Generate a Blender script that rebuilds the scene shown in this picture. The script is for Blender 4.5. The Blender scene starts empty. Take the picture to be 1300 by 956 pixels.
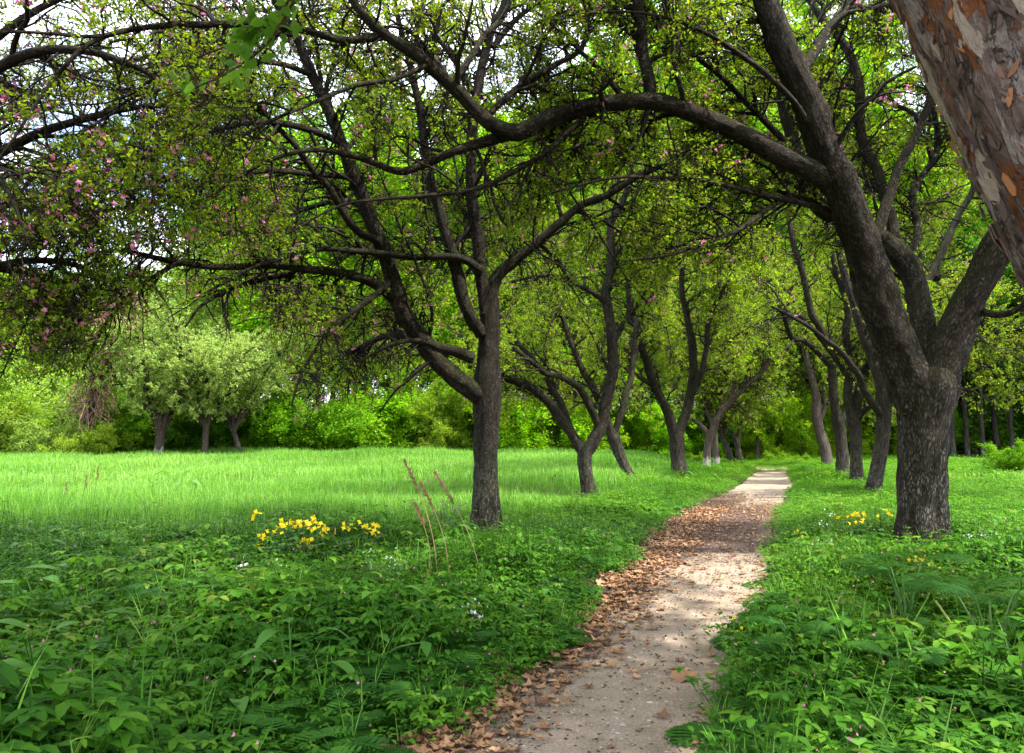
import bpy, math, random
import numpy as np

SEED = 11
rng = np.random.default_rng(SEED)
random.seed(SEED)
R = math.radians
sc = bpy.context.scene
COL = sc.collection

# ------------------------------------------------------------------ camera model
FPX = 1000.0                      # focal length in pixels of the 1300 px wide photograph
EYE = 1.35
TILT = math.atan(82 / FPX)
cT, sT = math.cos(TILT), math.sin(TILT)
CAM = np.array([0.0, 0.0, EYE])


def at(u, v, Y):
    a, b = (u - 650) / FPX, (478 - v) / FPX
    d = np.array([a, cT - b * sT, sT + b * cT])
    return CAM + d * (Y / d[1])


def project(P):
    q = P - CAM
    zc = q[..., 1] * cT + q[..., 2] * sT
    yc = -q[..., 1] * sT + q[..., 2] * cT
    zc = np.where(np.abs(zc) < 1e-4, 1e-4, zc)
    return 650 + FPX * q[..., 0] / zc, 478 - FPX * yc / zc, zc


# ------------------------------------------------------------------ small maths
def sm(a, b, x):
    t = np.clip((x - a) / (b - a), 0, 1)
    return t * t * (3 - 2 * t)


def nrm(v):
    return v / np.maximum(np.linalg.norm(v, axis=-1, keepdims=True), 1e-9)


def _h(i, j, k):
    n = (i * 374761393 + j * 668265263 + k * 1274126177) & 0xFFFFFFFF
    n = ((n ^ (n >> 13)) * 1103515245) & 0xFFFFFFFF
    n = (n ^ (n >> 16)) & 0xFFFF
    return n / 65535.0


def vnoise(p):
    p = np.asarray(p, dtype=np.float64)
    i = np.floor(p).astype(np.int64)
    f = p - i
    f = f * f * (3 - 2 * f)
    out = 0
    for dx in (0, 1):
        for dy in (0, 1):
            for dz in (0, 1):
                w = (f[..., 0] if dx else 1 - f[..., 0]) * (f[..., 1] if dy else 1 - f[..., 1]) * (f[..., 2] if dz else 1 - f[..., 2])
                out = out + w * _h(i[..., 0] + dx, i[..., 1] + dy, i[..., 2] + dz)
    return out


def n2(x, y, s, o=0.0):
    return vnoise(np.stack([np.asarray(x) * s + o, np.asarray(y) * s + o * 1.7, np.zeros_like(np.asarray(x, dtype=float)) + o], -1))


# ------------------------------------------------------------------ terrain
def path_x(y):
    y = np.asarray(y, dtype=float)
    return 0.36 + 0.368 * (y - 4.41) + 0.10 * np.sin(y * 0.33) - 0.012 * np.maximum(y - 33, 0) ** 2


def path_hw(y):
    return 0.78 - 0.16 * sm(22, 34, np.asarray(y, dtype=float))


def lat(x, y):
    return (np.asarray(x, dtype=float) - path_x(np.minimum(y, 42.0)))


def zf(x, y):
    x = np.asarray(x, dtype=float)
    y = np.asarray(y, dtype=float)
    l = lat(x, y)
    w = path_hw(y)
    bank = 0.06 * sm(w - 0.25, w + 0.55, np.abs(l))
    meadow = 0.53 * sm(12, 44, y) * sm(1.5, 9, -l)
    right = 0.10 * sm(10, 40, y) * sm(2.5, 8, l)
    rough = (n2(x, y, 0.9, 3) - .5) * .10 * sm(w, w + 0.8, np.abs(l)) + (n2(x, y, 0.21, 9) - .5) * .22 * sm(1.2, 4, np.abs(l))
    far = 0.9 * sm(60, 160, y)
    # a worn hump of bare soil at the near left edge of the path
    mound = 0.13 * np.exp(-(((x + 0.42) / 0.16) ** 2 + ((y - 4.75) / 0.30) ** 2))
    end = 0.10 * sm(34, 37, y) * sm(2.5, 1.0, np.abs(l))
    return bank + meadow + right + rough + far + mound + end


# ------------------------------------------------------------------ mesh building
def mesh(name, V, faces, mat, tint=None, bark=None, parent=None, smooth=True, mats=None, fmat=None):
    """faces: list of integer arrays (n,3) or (n,4)"""
    V = np.ascontiguousarray(V, dtype=np.float32)
    me = bpy.data.meshes.new(name)
    me.vertices.add(len(V))
    me.vertices.foreach_set('co', V.ravel())
    faces = [np.asarray(f, dtype=np.int32) for f in faces if len(f)]
    loops = np.concatenate([f.ravel() for f in faces]) if faces else np.zeros(0, np.int32)
    tot = np.concatenate([np.full(len(f), f.shape[1], np.int32) for f in faces]) if faces else np.zeros(0, np.int32)
    start = np.concatenate([[0], np.cumsum(tot)[:-1]]).astype(np.int32)
    me.loops.add(len(loops))
    me.loops.foreach_set('vertex_index', loops)
    me.polygons.add(len(tot))
    me.polygons.foreach_set('loop_start', start)
    if tint is not None:
        a = me.attributes.new('tint', 'FLOAT', 'POINT')
        a.data.foreach_set('value', np.ascontiguousarray(tint, dtype=np.float32))
    if bark is not None:
        a = me.attributes.new('bark', 'FLOAT_VECTOR', 'POINT')
        a.data.foreach_set('vector', np.ascontiguousarray(bark, dtype=np.float32).ravel())
    me.update(calc_edges=True)
    me.polygons.foreach_set('use_smooth', np.full(len(tot), bool(smooth)))
    for m in (mats or [mat]):
        me.materials.append(m)
    if fmat is not None:
        me.polygons.foreach_set('material_index', np.ascontiguousarray(fmat, dtype=np.int32))
    o = bpy.data.objects.new(name, me)
    COL.objects.link(o)
    if parent is not None:
        o.parent = parent
    return o


def tag(o, label=None, cat=None, group=None, kind=None):
    if label: o['label'] = label
    if cat: o['category'] = cat
    if group: o['group'] = group
    if kind: o['kind'] = kind
    return o


def empty(name, loc, label, cat, group=None):
    o = bpy.data.objects.new(name, None)
    o.empty_display_size = 0.3
    COL.objects.link(o)
    o.location = loc
    return tag(o, label, cat, group)


class Bag:
    """collects vertices/faces/tints for one mesh"""
    def __init__(s):
        s.V, s.F3, s.F4, s.T, s.B, s.n = [], [], [], [], [], 0

    def add(s, V, f3=None, f4=None, tint=0.5, bark=None):
        V = np.asarray(V, dtype=np.float64).reshape(-1, 3)
        if f3 is not None and len(f3): s.F3.append(np.asarray(f3, dtype=np.int64) + s.n)
        if f4 is not None and len(f4): s.F4.append(np.asarray(f4, dtype=np.int64) + s.n)
        s.V.append(V)
        s.T.append(np.broadcast_to(np.asarray(tint, dtype=np.float64), (len(V),)))
        s.B.append(np.zeros((len(V), 3)) if bark is None else np.asarray(bark).reshape(-1, 3))
        s.n += len(V)
        return s

    def data(s):
        return (np.concatenate(s.V), np.concatenate(s.F3) if s.F3 else np.zeros((0, 3), int),
                np.concatenate(s.F4) if s.F4 else np.zeros((0, 4), int), np.concatenate(s.T), np.concatenate(s.B))

    def build(s, name, mat, parent=None, off=(0, 0, 0), bark=False, smooth=True):
        V, f3, f4, t, b = s.data()
        return mesh(name, V - np.asarray(off), [f4, f3], mat, tint=t, bark=b if bark else None, parent=parent, smooth=smooth)


def spline(ctrl, S):
    """Catmull-Rom through rows of ctrl (any width), S samples, roughly even"""
    c = np.asarray(ctrl, dtype=float)
    if len(c) == 2:
        t = np.linspace(0, 1, S)[:, None]
        return c[0] * (1 - t) + c[1] * t
    d = np.linalg.norm(np.diff(c[:, :3], axis=0), axis=1)
    k = np.concatenate([[0], np.cumsum(d)])
    p = np.vstack([2 * c[0] - c[1], c, 2 * c[-1] - c[-2]])
    s = np.linspace(0, k[-1], S)
    i = np.clip(np.searchsorted(k, s, side='right') - 1, 0, len(c) - 2)
    t = ((s - k[i]) / np.maximum(d[i], 1e-9))[:, None]
    p0, p1, p2, p3 = p[i], p[i + 1], p[i + 2], p[i + 3]
    return 0.5 * ((2 * p1) + (p2 - p0) * t + (2 * p0 - 5 * p1 + 4 * p2 - p3) * t ** 2 + (-p0 + 3 * p1 - 3 * p2 + p3) * t ** 3)


def tubes(bag, P, Rd, K, tint=0.5, rough=0.0, cap=False):
    """P (N,S,3) centre lines, Rd (N,S) radii -> quads"""
    P = np.asarray(P, dtype=float); Rd = np.asarray(Rd, dtype=float)
    if P.ndim == 2: P, Rd = P[None], Rd[None]
    N, S, _ = P.shape
    if N == 0: return
    T = nrm(np.gradient(P, axis=1))
    ax = np.eye(3)[np.argmin(np.abs(T.mean(1)), axis=1)][:, None, :]
    u = nrm(np.cross(T, ax)); w = np.cross(T, u)
    a = np.arange(K) * (2 * np.pi / K)
    ca, sa = np.cos(a), np.sin(a)
    s = np.concatenate([np.zeros((N, 1)), np.cumsum(np.linalg.norm(np.diff(P, axis=1), axis=2), axis=1)], 1)
    rr = np.repeat(Rd[:, :, None], K, 2)
    r0 = Rd.max(1)[:, None, None]
    B = np.stack([np.broadcast_to(ca * 1.0, rr.shape) * r0, np.broadcast_to(sa, rr.shape) * r0,
                  np.broadcast_to(s[:, :, None], rr.shape) + rng.uniform(0, 9, (N, 1, 1))], -1)
    if rough:
        q1 = vnoise(B * np.array([9, 9, 2.2])) - .5
        q2 = vnoise(B * np.array([26, 26, 7.0]) + 40) - .5
        q3 = vnoise(B * np.array([60, 60, 16.0]) + 80) - .5
        q4 = np.clip(vnoise(B * np.array([5.0, 5.0, 3.2]) + 17) - .68, 0, 1)      # burrs and old branch scars
        rr = rr * (1 + rough * (q1 * .75 + q2 * .70 + q3 * .75 + q4 * 2.6))
    V = P[:, :, None, :] + rr[..., None] * (ca[:, None] * u[:, :, None, :] + sa[:, None] * w[:, :, None, :])
    idx = np.arange(N * S * K).reshape(N, S, K)
    n = np.roll(idx, -1, 2)
    q = np.stack([idx[:, :-1], n[:, :-1], n[:, 1:], idx[:, 1:]], -1).reshape(-1, 4)
    tt = np.repeat(np.broadcast_to(np.asarray(tint, dtype=float), (N,)), S * K)
    bag.add(V.reshape(-1, 3), None, q, tt, B)


# ------------------------------------------------------------------ growth
def sprout(P, Rd, n, L, S, ang=(35, 70), up=0.2, wig=0.18, droop=0.0, tmin=.15, rfrac=.5, rmax=.03, rmin=.002, taper=.75, lvar=.4, bias=None, shrink=.4):
    N, S0, _ = P.shape
    seg = np.linalg.norm(np.diff(P, axis=1), axis=2).sum(1)
    w = seg / seg.sum()
    idx = rng.choice(N, n, p=w)
    t = tmin + (1 - tmin) * rng.random(n)
    f = np.minimum(t * (S0 - 1), S0 - 1.001)
    i = f.astype(int); a = (f - i)[:, None]
    pos = P[idx, i] * (1 - a) + P[idx, i + 1] * a
    T = nrm(P[idx, i + 1] - P[idx, i])
    pr = Rd[idx, i] * (1 - a[:, 0]) + Rd[idx, i + 1] * a[:, 0]
    rnd = rng.normal(size=(n, 3))
    perp = nrm(rnd - (rnd * T).sum(1, keepdims=True) * T)
    perp[:, 2] += up
    if bias is not None: perp = perp + np.asarray(bias)
    perp = nrm(perp)
    an = np.radians(rng.uniform(ang[0], ang[1], n))[:, None]
    d = nrm(T * np.cos(an) + perp * np.sin(an))
    ln = L * (1 - lvar + 2 * lvar * rng.random(n)) * (1 - shrink * t)
    r0 = np.clip(pr * rfrac * (0.7 + .5 * rng.random(n)), rmin, rmax)
    out = np.zeros((n, S, 3)); out[:, 0] = pos
    for k in range(1, S):
        d = d + rng.normal(size=(n, 3)) * wig
        d[:, 2] -= droop * (k / S)
        d = nrm(d)
        out[:, k] = out[:, k - 1] + d * (ln / (S - 1))[:, None]
    rad = r0[:, None] * (1 - taper * np.linspace(0, 1, S)[None])
    return out, rad


def rosettes(P, n, per, spread, tmin=.3, jit=0.03):
    """n positions along P, `per` leaves each: returns pos, dir"""
    N, S0, _ = P.shape
    idx = rng.integers(0, N, n)
    t = tmin + (1 - tmin) * rng.random(n) ** .7
    f = np.minimum(t * (S0 - 1), S0 - 1.001)
    i = f.astype(int); a = (f - i)[:, None]
    pos = P[idx, i] * (1 - a) + P[idx, i + 1] * a
    T = nrm(P[idx, i + 1] - P[idx, i])
    pos = np.repeat(pos, per, 0) + rng.normal(size=(n * per, 3)) * jit
    d = nrm(np.repeat(T, per, 0) * .35 + rng.normal(size=(n * per, 3)) * spread)
    return pos, d


def leaf_batch(bag, pos, d, L, asp=.5, upn=.7, fold=.22, tint=None, curl=.12, six=False):
    n = len(pos)
    if n == 0: return
    nr = rng.normal(size=(n, 3)); nr[:, 2] += upn * 2
    side = nrm(np.cross(d, nr)); up = np.cross(side, d)
    L = np.asarray(L)[:, None] if np.ndim(L) else np.full((n, 1), L)
    W = L * asp * .5
    tip = pos + d * L - up * L * curl
    if six:
        l1 = pos + d * L * .28 + side * W * .9 + up * W * fold
        l2 = pos + d * L * .66 + side * W * .75 + up * (W * fold - L * curl * .4)
        m = pos + d * L * .48
        r2 = pos + d * L * .66 - side * W * .75 + up * (W * fold - L * curl * .4)
        r1 = pos + d * L * .28 - side * W * .9 + up * W * fold
        V = np.stack([pos, l1, l2, tip, r2, r1, m], 1)
        f = np.array([[0, 1, 6], [1, 2, 6], [2, 3, 6], [3, 4, 6], [4, 5, 6], [5, 0, 6]])
    else:
        l = pos + d * L * .45 + side * W + up * W * fold
        r = pos + d * L * .45 - side * W + up * W * fold
        V = np.stack([pos, l, tip, r], 1)
        f = np.array([[0, 1, 2], [0, 2, 3]])
    k = V.shape[1]
    F = (f[None] + (np.arange(n) * k)[:, None, None]).reshape(-1, 3)
    if tint is None: tint = rng.random(n)
    bag.add(V.reshape(-1, 3), F, None, np.repeat(tint, k))


def flower_batch(bag, pos, r, cup=.45, petals=5):
    n = len(pos)
    if n == 0: return
    ax = nrm(rng.normal(size=(n, 3)) + np.array([0, -.2, .25]))
    u = nrm(np.cross(ax, np.array([.3, .5, .8]))); w = np.cross(ax, u)
    K = petals * 2
    a = np.arange(K) * 2 * np.pi / K
    rad = np.where(np.arange(K) % 2 == 0, 1.0, .55)
    r = np.asarray(r)[:, None, None] if np.ndim(r) else r
    ring = pos[:, None] + r * rad[None, :, None] * (np.cos(a)[None, :, None] * u[:, None] + np.sin(a)[None, :, None] * w[:, None]) + r * cup * rad[None, :, None] * ax[:, None]
    V = np.concatenate([pos[:, None], ring], 1)
    f = np.array([[0, 1 + i, 1 + (i + 1) % K] for i in range(K)])
    F = (f[None] + (np.arange(n) * (K + 1))[:, None, None]).reshape(-1, 3)
    bag.add(V.reshape(-1, 3), F, None, np.repeat(rng.random(n), K + 1))


# ------------------------------------------------------------------ materials
def newmat(name):
    m = bpy.data.materials.new(name); m.use_nodes = True
    nt = m.node_tree; nt.nodes.clear()
    out = nt.nodes.new('ShaderNodeOutputMaterial')
    return m, nt, out


def N(nt, typ, **kw):
    n = nt.nodes.new(typ)
    for k, v in kw.items():
        if k.startswith('i_'):
            key = k[2:]
            n.inputs[int(key) if key.isdigit() else key.replace('_', ' ')].default_value = v
        else:
            setattr(n, k, v)
    return n


def ramp(nt, stops, fac):
    r = nt.nodes.new('ShaderNodeValToRGB')
    e = r.color_ramp.elements
    while len(e) < len(stops): e.new(.5)
    for el, (p, c) in zip(e, stops):
        el.position = p; el.color = (*c, 1)
    nt.links.new(fac, r.inputs['Fac'])
    return r.outputs['Color']


def leaf_mat(name, stops, trans=.42, rough=.5, spec=.3, tcol=(1.25, 1.25, .55), objcol=False, big=0.0):
    m, nt, out = newmat(name)
    at_ = N(nt, 'ShaderNodeAttribute', attribute_name='tint')
    fac = at_.outputs['Fac']
    if big:
        geo = N(nt, 'ShaderNodeNewGeometry')
        no = N(nt, 'ShaderNodeTexNoise', i_Scale=big, i_Detail=2.0)
        nt.links.new(geo.outputs['Position'], no.inputs['Vector'])
        ma = N(nt, 'ShaderNodeMath', operation='MULTIPLY_ADD', i_1=1.3, i_2=-.65)
        nt.links.new(no.outputs['Fac'], ma.inputs[0])
        ad = N(nt, 'ShaderNodeMath', operation='ADD', use_clamp=True)
        nt.links.new(fac, ad.inputs[0]); nt.links.new(ma.outputs[0], ad.inputs[1])
        fac = ad.outputs[0]
    c = ramp(nt, stops, fac)
    if objcol:
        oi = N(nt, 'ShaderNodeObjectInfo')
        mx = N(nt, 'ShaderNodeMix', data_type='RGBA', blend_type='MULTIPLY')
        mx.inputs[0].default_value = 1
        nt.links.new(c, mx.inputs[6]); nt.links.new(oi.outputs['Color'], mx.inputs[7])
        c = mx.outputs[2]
    p = N(nt, 'ShaderNodeBsdfPrincipled', i_Roughness=rough)
    p.inputs['Specular IOR Level'].default_value = spec
    nt.links.new(c, p.inputs['Base Color'])
    tm = N(nt, 'ShaderNodeMix', data_type='RGBA', blend_type='MULTIPLY', clamp_result=False)
    tm.inputs[0].default_value = 1; tm.inputs[7].default_value = (*tcol, 1)
    nt.links.new(c, tm.inputs[6])
    t = N(nt, 'ShaderNodeBsdfTranslucent')
    nt.links.new(tm.outputs[2], t.inputs['Color'])
    mix = N(nt, 'ShaderNodeMixShader'); mix.inputs[0].default_value = trans
    nt.links.new(p.outputs[0], mix.inputs[1]); nt.links.new(t.outputs[0], mix.inputs[2])
    nt.links.new(mix.outputs[0], out.inputs['Surface'])
    return m


def bark_mat(name, stops, moss=0.0, scale=14.0, bump=1.0, white=None, mosscol=(.035, .045, .008), low=.7):
    m, nt, out = newmat(name)
    b = N(nt, 'ShaderNodeAttribute', attribute_name='bark')
    mp = N(nt, 'ShaderNodeMapping'); mp.inputs['Scale'].default_value = (1, 1, .42)
    nt.links.new(b.outputs['Vector'], mp.inputs['Vector'])
    n1 = N(nt, 'ShaderNodeTexNoise', i_Scale=scale, i_Detail=6.0, i_Roughness=.65)
    nt.links.new(mp.outputs[0], n1.inputs['Vector'])
    vo = N(nt, 'ShaderNodeTexVoronoi', feature='DISTANCE_TO_EDGE', i_Scale=scale * 3.0)
    wr = N(nt, 'ShaderNodeMix', data_type='VECTOR'); wr.inputs[0].default_value = .10
    nt.links.new(mp.outputs[0], wr.inputs[4]); nt.links.new(n1.outputs['Color'], wr.inputs[5])
    nt.links.new(wr.outputs[1], vo.inputs['Vector'])
    crack = N(nt, 'ShaderNodeMapRange', i_1=0.0, i_2=.22, i_3=0.0, i_4=1.0)
    nt.links.new(vo.outputs['Distance'], crack.inputs[0])
    col = ramp(nt, stops, n1.outputs['Fac'])
    n2_ = N(nt, 'ShaderNodeTexNoise', i_Scale=scale * .35, i_Detail=3.0)
    nt.links.new(mp.outputs[0], n2_.inputs['Vector'])
    mk = N(nt, 'ShaderNodeMix', data_type='RGBA', blend_type='MULTIPLY')
    mk.inputs[7].default_value = (.22, .18, .15, 1)
    inv = N(nt, 'ShaderNodeMath', operation='MULTIPLY_ADD', i_1=-.75, i_2=.75)
    nt.links.new(crack.outputs[0], inv.inputs[0]); nt.links.new(inv.outputs[0], mk.inputs[0])
    nt.links.new(col, mk.inputs[6])
    c = mk.outputs[2]
    # lichen flecks
    li = N(nt, 'ShaderNodeTexNoise', i_Scale=scale * .9, i_Detail=9.0, i_Roughness=.72)
    nt.links.new(b.outputs['Vector'], li.inputs['Vector'])
    lr = N(nt, 'ShaderNodeMapRange', i_1=.56, i_2=.80, i_3=0.0, i_4=.75)
    nt.links.new(li.outputs['Fac'], lr.inputs[0])
    lm = N(nt, 'ShaderNodeMix', data_type='RGBA'); lm.inputs[7].default_value = (.20, .20, .15, 1)
    nt.links.new(lr.outputs[0], lm.inputs[0]); nt.links.new(c, lm.inputs[6])
    c = lm.outputs[2]
    if low:
        tcl = N(nt, 'ShaderNodeTexCoord'); sxl = N(nt, 'ShaderNodeSeparateXYZ'); nt.links.new(tcl.outputs['Object'], sxl.inputs[0])
        hl = N(nt, 'ShaderNodeMapRange', i_1=2.0, i_2=.5, i_3=0.0, i_4=1.0); nt.links.new(sxl.outputs['Z'], hl.inputs[0])
        nl = N(nt, 'ShaderNodeTexNoise', i_Scale=scale * .8, i_Detail=8.0, i_Roughness=.7); nt.links.new(mp.outputs[0], nl.inputs['Vector'])
        rl = N(nt, 'ShaderNodeMapRange', i_1=.42, i_2=.60, i_3=0.0, i_4=low); nt.links.new(nl.outputs['Fac'], rl.inputs[0])
        ml_ = N(nt, 'ShaderNodeMath', operation='MULTIPLY'); nt.links.new(hl.outputs[0], ml_.inputs[0]); nt.links.new(rl.outputs[0], ml_.inputs[1])
        m2 = N(nt, 'ShaderNodeMath', operation='MULTIPLY'); nt.links.new(ml_.outputs[0], m2.inputs[0]); nt.links.new(crack.outputs[0], m2.inputs[1])
        xl = N(nt, 'ShaderNodeMix', data_type='RGBA'); xl.inputs[7].default_value = (.27, .245, .20, 1)
        nt.links.new(m2.outputs[0], xl.inputs[0]); nt.links.new(c, xl.inputs[6])
        c = xl.outputs[2]
    if moss:
        geo = N(nt, 'ShaderNodeNewGeometry')
        sx = N(nt, 'ShaderNodeSeparateXYZ'); nt.links.new(geo.outputs['Normal'], sx.inputs[0])
        a1 = N(nt, 'ShaderNodeMath', operation='MULTIPLY_ADD', i_1=.65, i_2=-.30)
        nt.links.new(n2_.outputs['Fac'], a1.inputs[0])
        a2 = N(nt, 'ShaderNodeMath', operation='MULTIPLY_ADD', i_1=.35)
        nt.links.new(sx.outputs['Z'], a2.inputs[0]); nt.links.new(a1.outputs[0], a2.inputs[2])
        mr = N(nt, 'ShaderNodeMapRange', i_1=0.0, i_2=.3, i_3=0.0, i_4=moss)
        nt.links.new(a2.outputs[0], mr.inputs[0])
        mm = N(nt, 'ShaderNodeMix', data_type='RGBA'); mm.inputs[7].default_value = (*mosscol, 1)
        nt.links.new(mr.outputs[0], mm.inputs[0]); nt.links.new(c, mm.inputs[6])
        c = mm.outputs[2]
    if white:
        tc = N(nt, 'ShaderNodeTexCoord')
        sx2 = N(nt, 'ShaderNodeSeparateXYZ'); nt.links.new(tc.outputs['Object'], sx2.inputs[0])
        wn = N(nt, 'ShaderNodeMath', operation='MULTIPLY_ADD', i_1=.8)
        nt.links.new(n2_.outputs['Fac'], wn.inputs[0]); nt.links.new(sx2.outputs['Z'], wn.inputs[2])
        wm = N(nt, 'ShaderNodeMapRange', i_1=white + .45, i_2=white + .35, i_3=0.0, i_4=.8)
        nt.links.new(wn.outputs[0], wm.inputs[0])
        wx = N(nt, 'ShaderNodeMix', data_type='RGBA'); wx.inputs[7].default_value = (.55, .52, .45, 1)
        nt.links.new(wm.outputs[0], wx.inputs[0]); nt.links.new(c, wx.inputs[6])
        c = wx.outputs[2]
    p = N(nt, 'ShaderNodeBsdfPrincipled', i_Roughness=.9)
    p.inputs['Specular IOR Level'].default_value = .2
    nt.links.new(c, p.inputs['Base Color'])
    hh = N(nt, 'ShaderNodeMath', operation='MULTIPLY_ADD', i_1=.6)
    nt.links.new(n1.outputs['Fac'], hh.inputs[0]); nt.links.new(crack.outputs[0], hh.inputs[2])
    bu = N(nt, 'ShaderNodeBump', i_Strength=bump, i_Distance=.045)
    nt.links.new(hh.outputs[0], bu.inputs['Height'])
    nt.links.new(bu.outputs[0], p.inputs['Normal'])
    nt.links.new(p.outputs[0], out.inputs['Surface'])
    return m


def plain(name, col, rough=.7, spec=.25):
    m, nt, out = newmat(name)
    p = N(nt, 'ShaderNodeBsdfPrincipled', i_Roughness=rough)
    p.inputs['Base Color'].default_value = (*col, 1)
    p.inputs['Specular IOR Level'].default_value = spec
    nt.links.new(p.outputs[0], out.inputs['Surface'])
    return m


M_CRAB = leaf_mat('crab_leaf', [(0, (.20, .10, .03)), (.06, (.145, .17, .018)), (.4, (.115, .22, .014)), (.8, (.18, .295, .018)), (1, (.29, .355, .03))], trans=.58, spec=.18, tcol=(1.5, 1.4, .4))
M_NEARLEAF = leaf_mat('near_leaf', [(0, (.10, .24, .03)), (1, (.19, .38, .06))], trans=.55, spec=.2, tcol=(1.4, 1.35, .6))
M_BLOSSOM = leaf_mat('blossom', [(0, (.50, .09, .26)), (1, (.70, .26, .45))], trans=.35, tcol=(1, 1, 1), spec=.1)
M_FOREST = leaf_mat('forest_leaf', [(0, (.05, .14, .006)), (.5, (.09, .22, .008)), (1, (.15, .30, .012))], trans=.52, spec=.15, tcol=(1.4, 1.4, .35), objcol=True)
M_GRASS = leaf_mat('meadow_blade', [(0, (.075, .20, .024)), (.5, (.145, .33, .050)), (1, (.28, .44, .12))], trans=.5, rough=.5, spec=.15, tcol=(1.25, 1.3, .5), big=.12)
M_HERB = leaf_mat('herb_leaf', [(0, (.028, .108, .007)), (.5, (.064, .188, .011)), (.95, (.12, .26, .018)), (1, (.18, .25, .035))], trans=.40, rough=.55, spec=.14, tcol=(1.25, 1.3, .4), big=.5)
M_FERN = leaf_mat('fern_leaf', [(0, (.024, .10, .014)), (1, (.06, .18, .02))], trans=.4, rough=.55, spec=.14, big=.6)
M_BROAD = leaf_mat('broad_leaf', [(0, (.05, .16, .02)), (1, (.11, .24, .04))], trans=.35, rough=.55, spec=.15)
M_YELLOW = leaf_mat('yellow_petal', [(0, (.82, .56, .01)), (1, (.88, .70, .03))], trans=.3, tcol=(1, 1, .6), spec=.15)
M_PURPLE = leaf_mat('purple_petal', [(0, (.25, .07, .30)), (1, (.38, .14, .42))], trans=.3, tcol=(1, 1, 1), spec=.1)
M_WHITE = leaf_mat('white_petal', [(0, (.65, .68, .62)), (1, (.8, .8, .78))], trans=.3, tcol=(1, 1, 1), spec=.1)
M_PINKP = leaf_mat('pink_petal', [(0, (.45, .07, .24)), (1, (.68, .24, .42))], trans=.2, tcol=(1, 1, 1), spec=.1)
M_DRYLEAF = leaf_mat('dry_leaf', [(0, (.09, .045, .022)), (.5, (.24, .125, .06)), (1, (.42, .25, .13))], trans=.15, rough=.6, tcol=(1.1, .9, .6))
M_DEBRIS = leaf_mat('leaf_mould', [(0, (.022, .013, .009)), (.7, (.07, .038, .022)), (1, (.14, .075, .04))], trans=.05, rough=.7)
M_STRAW = leaf_mat('straw', [(0, (.30, .20, .08)), (1, (.42, .30, .14))], trans=.2, tcol=(1, .9, .6))
M_SEED = leaf_mat('seed_head', [(0, (.15, .09, .045)), (1, (.32, .21, .10))], trans=.2, tcol=(1, .9, .6))
M_STEM = leaf_mat('green_stem', [(0, (.06, .15, .03)), (1, (.10, .20, .04))], trans=.2)
M_VINE = leaf_mat('dead_vine', [(0, (.14, .075, .05)), (1, (.34, .20, .14))], trans=.05, rough=.8)

B_CRAB = [(0.25, (.012, .008, .005)), (.5, (.038, .027, .018)), (.72, (.105, .082, .060))]
M_BARK = bark_mat('crab_bark', B_CRAB, moss=.75)
M_BARKM = bark_mat('mossy_bark', B_CRAB, moss=1.0, scale=11, mosscol=(.038, .036, .010))
M_BARKP = bark_mat('pale_bark', [(0.25, (.07, .05, .04)), (.5, (.17, .125, .10)), (.75, (.30, .24, .20))], moss=.2)
M_BARKW = bark_mat('whitewashed_bark', [(0.25, (.06, .045, .035)), (.5, (.14, .10, .08)), (.75, (.24, .19, .15))], moss=.2, white=.55)
M_TWIG = bark_mat('twig_bark', [(0.3, (.010, .007, .005)), (.7, (.028, .020, .015))], bump=.0, low=0)
M_FTRUNK = bark_mat('forest_bark', [(0.25, (.025, .02, .016)), (.75, (.09, .075, .06))], scale=9, moss=.4)

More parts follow.
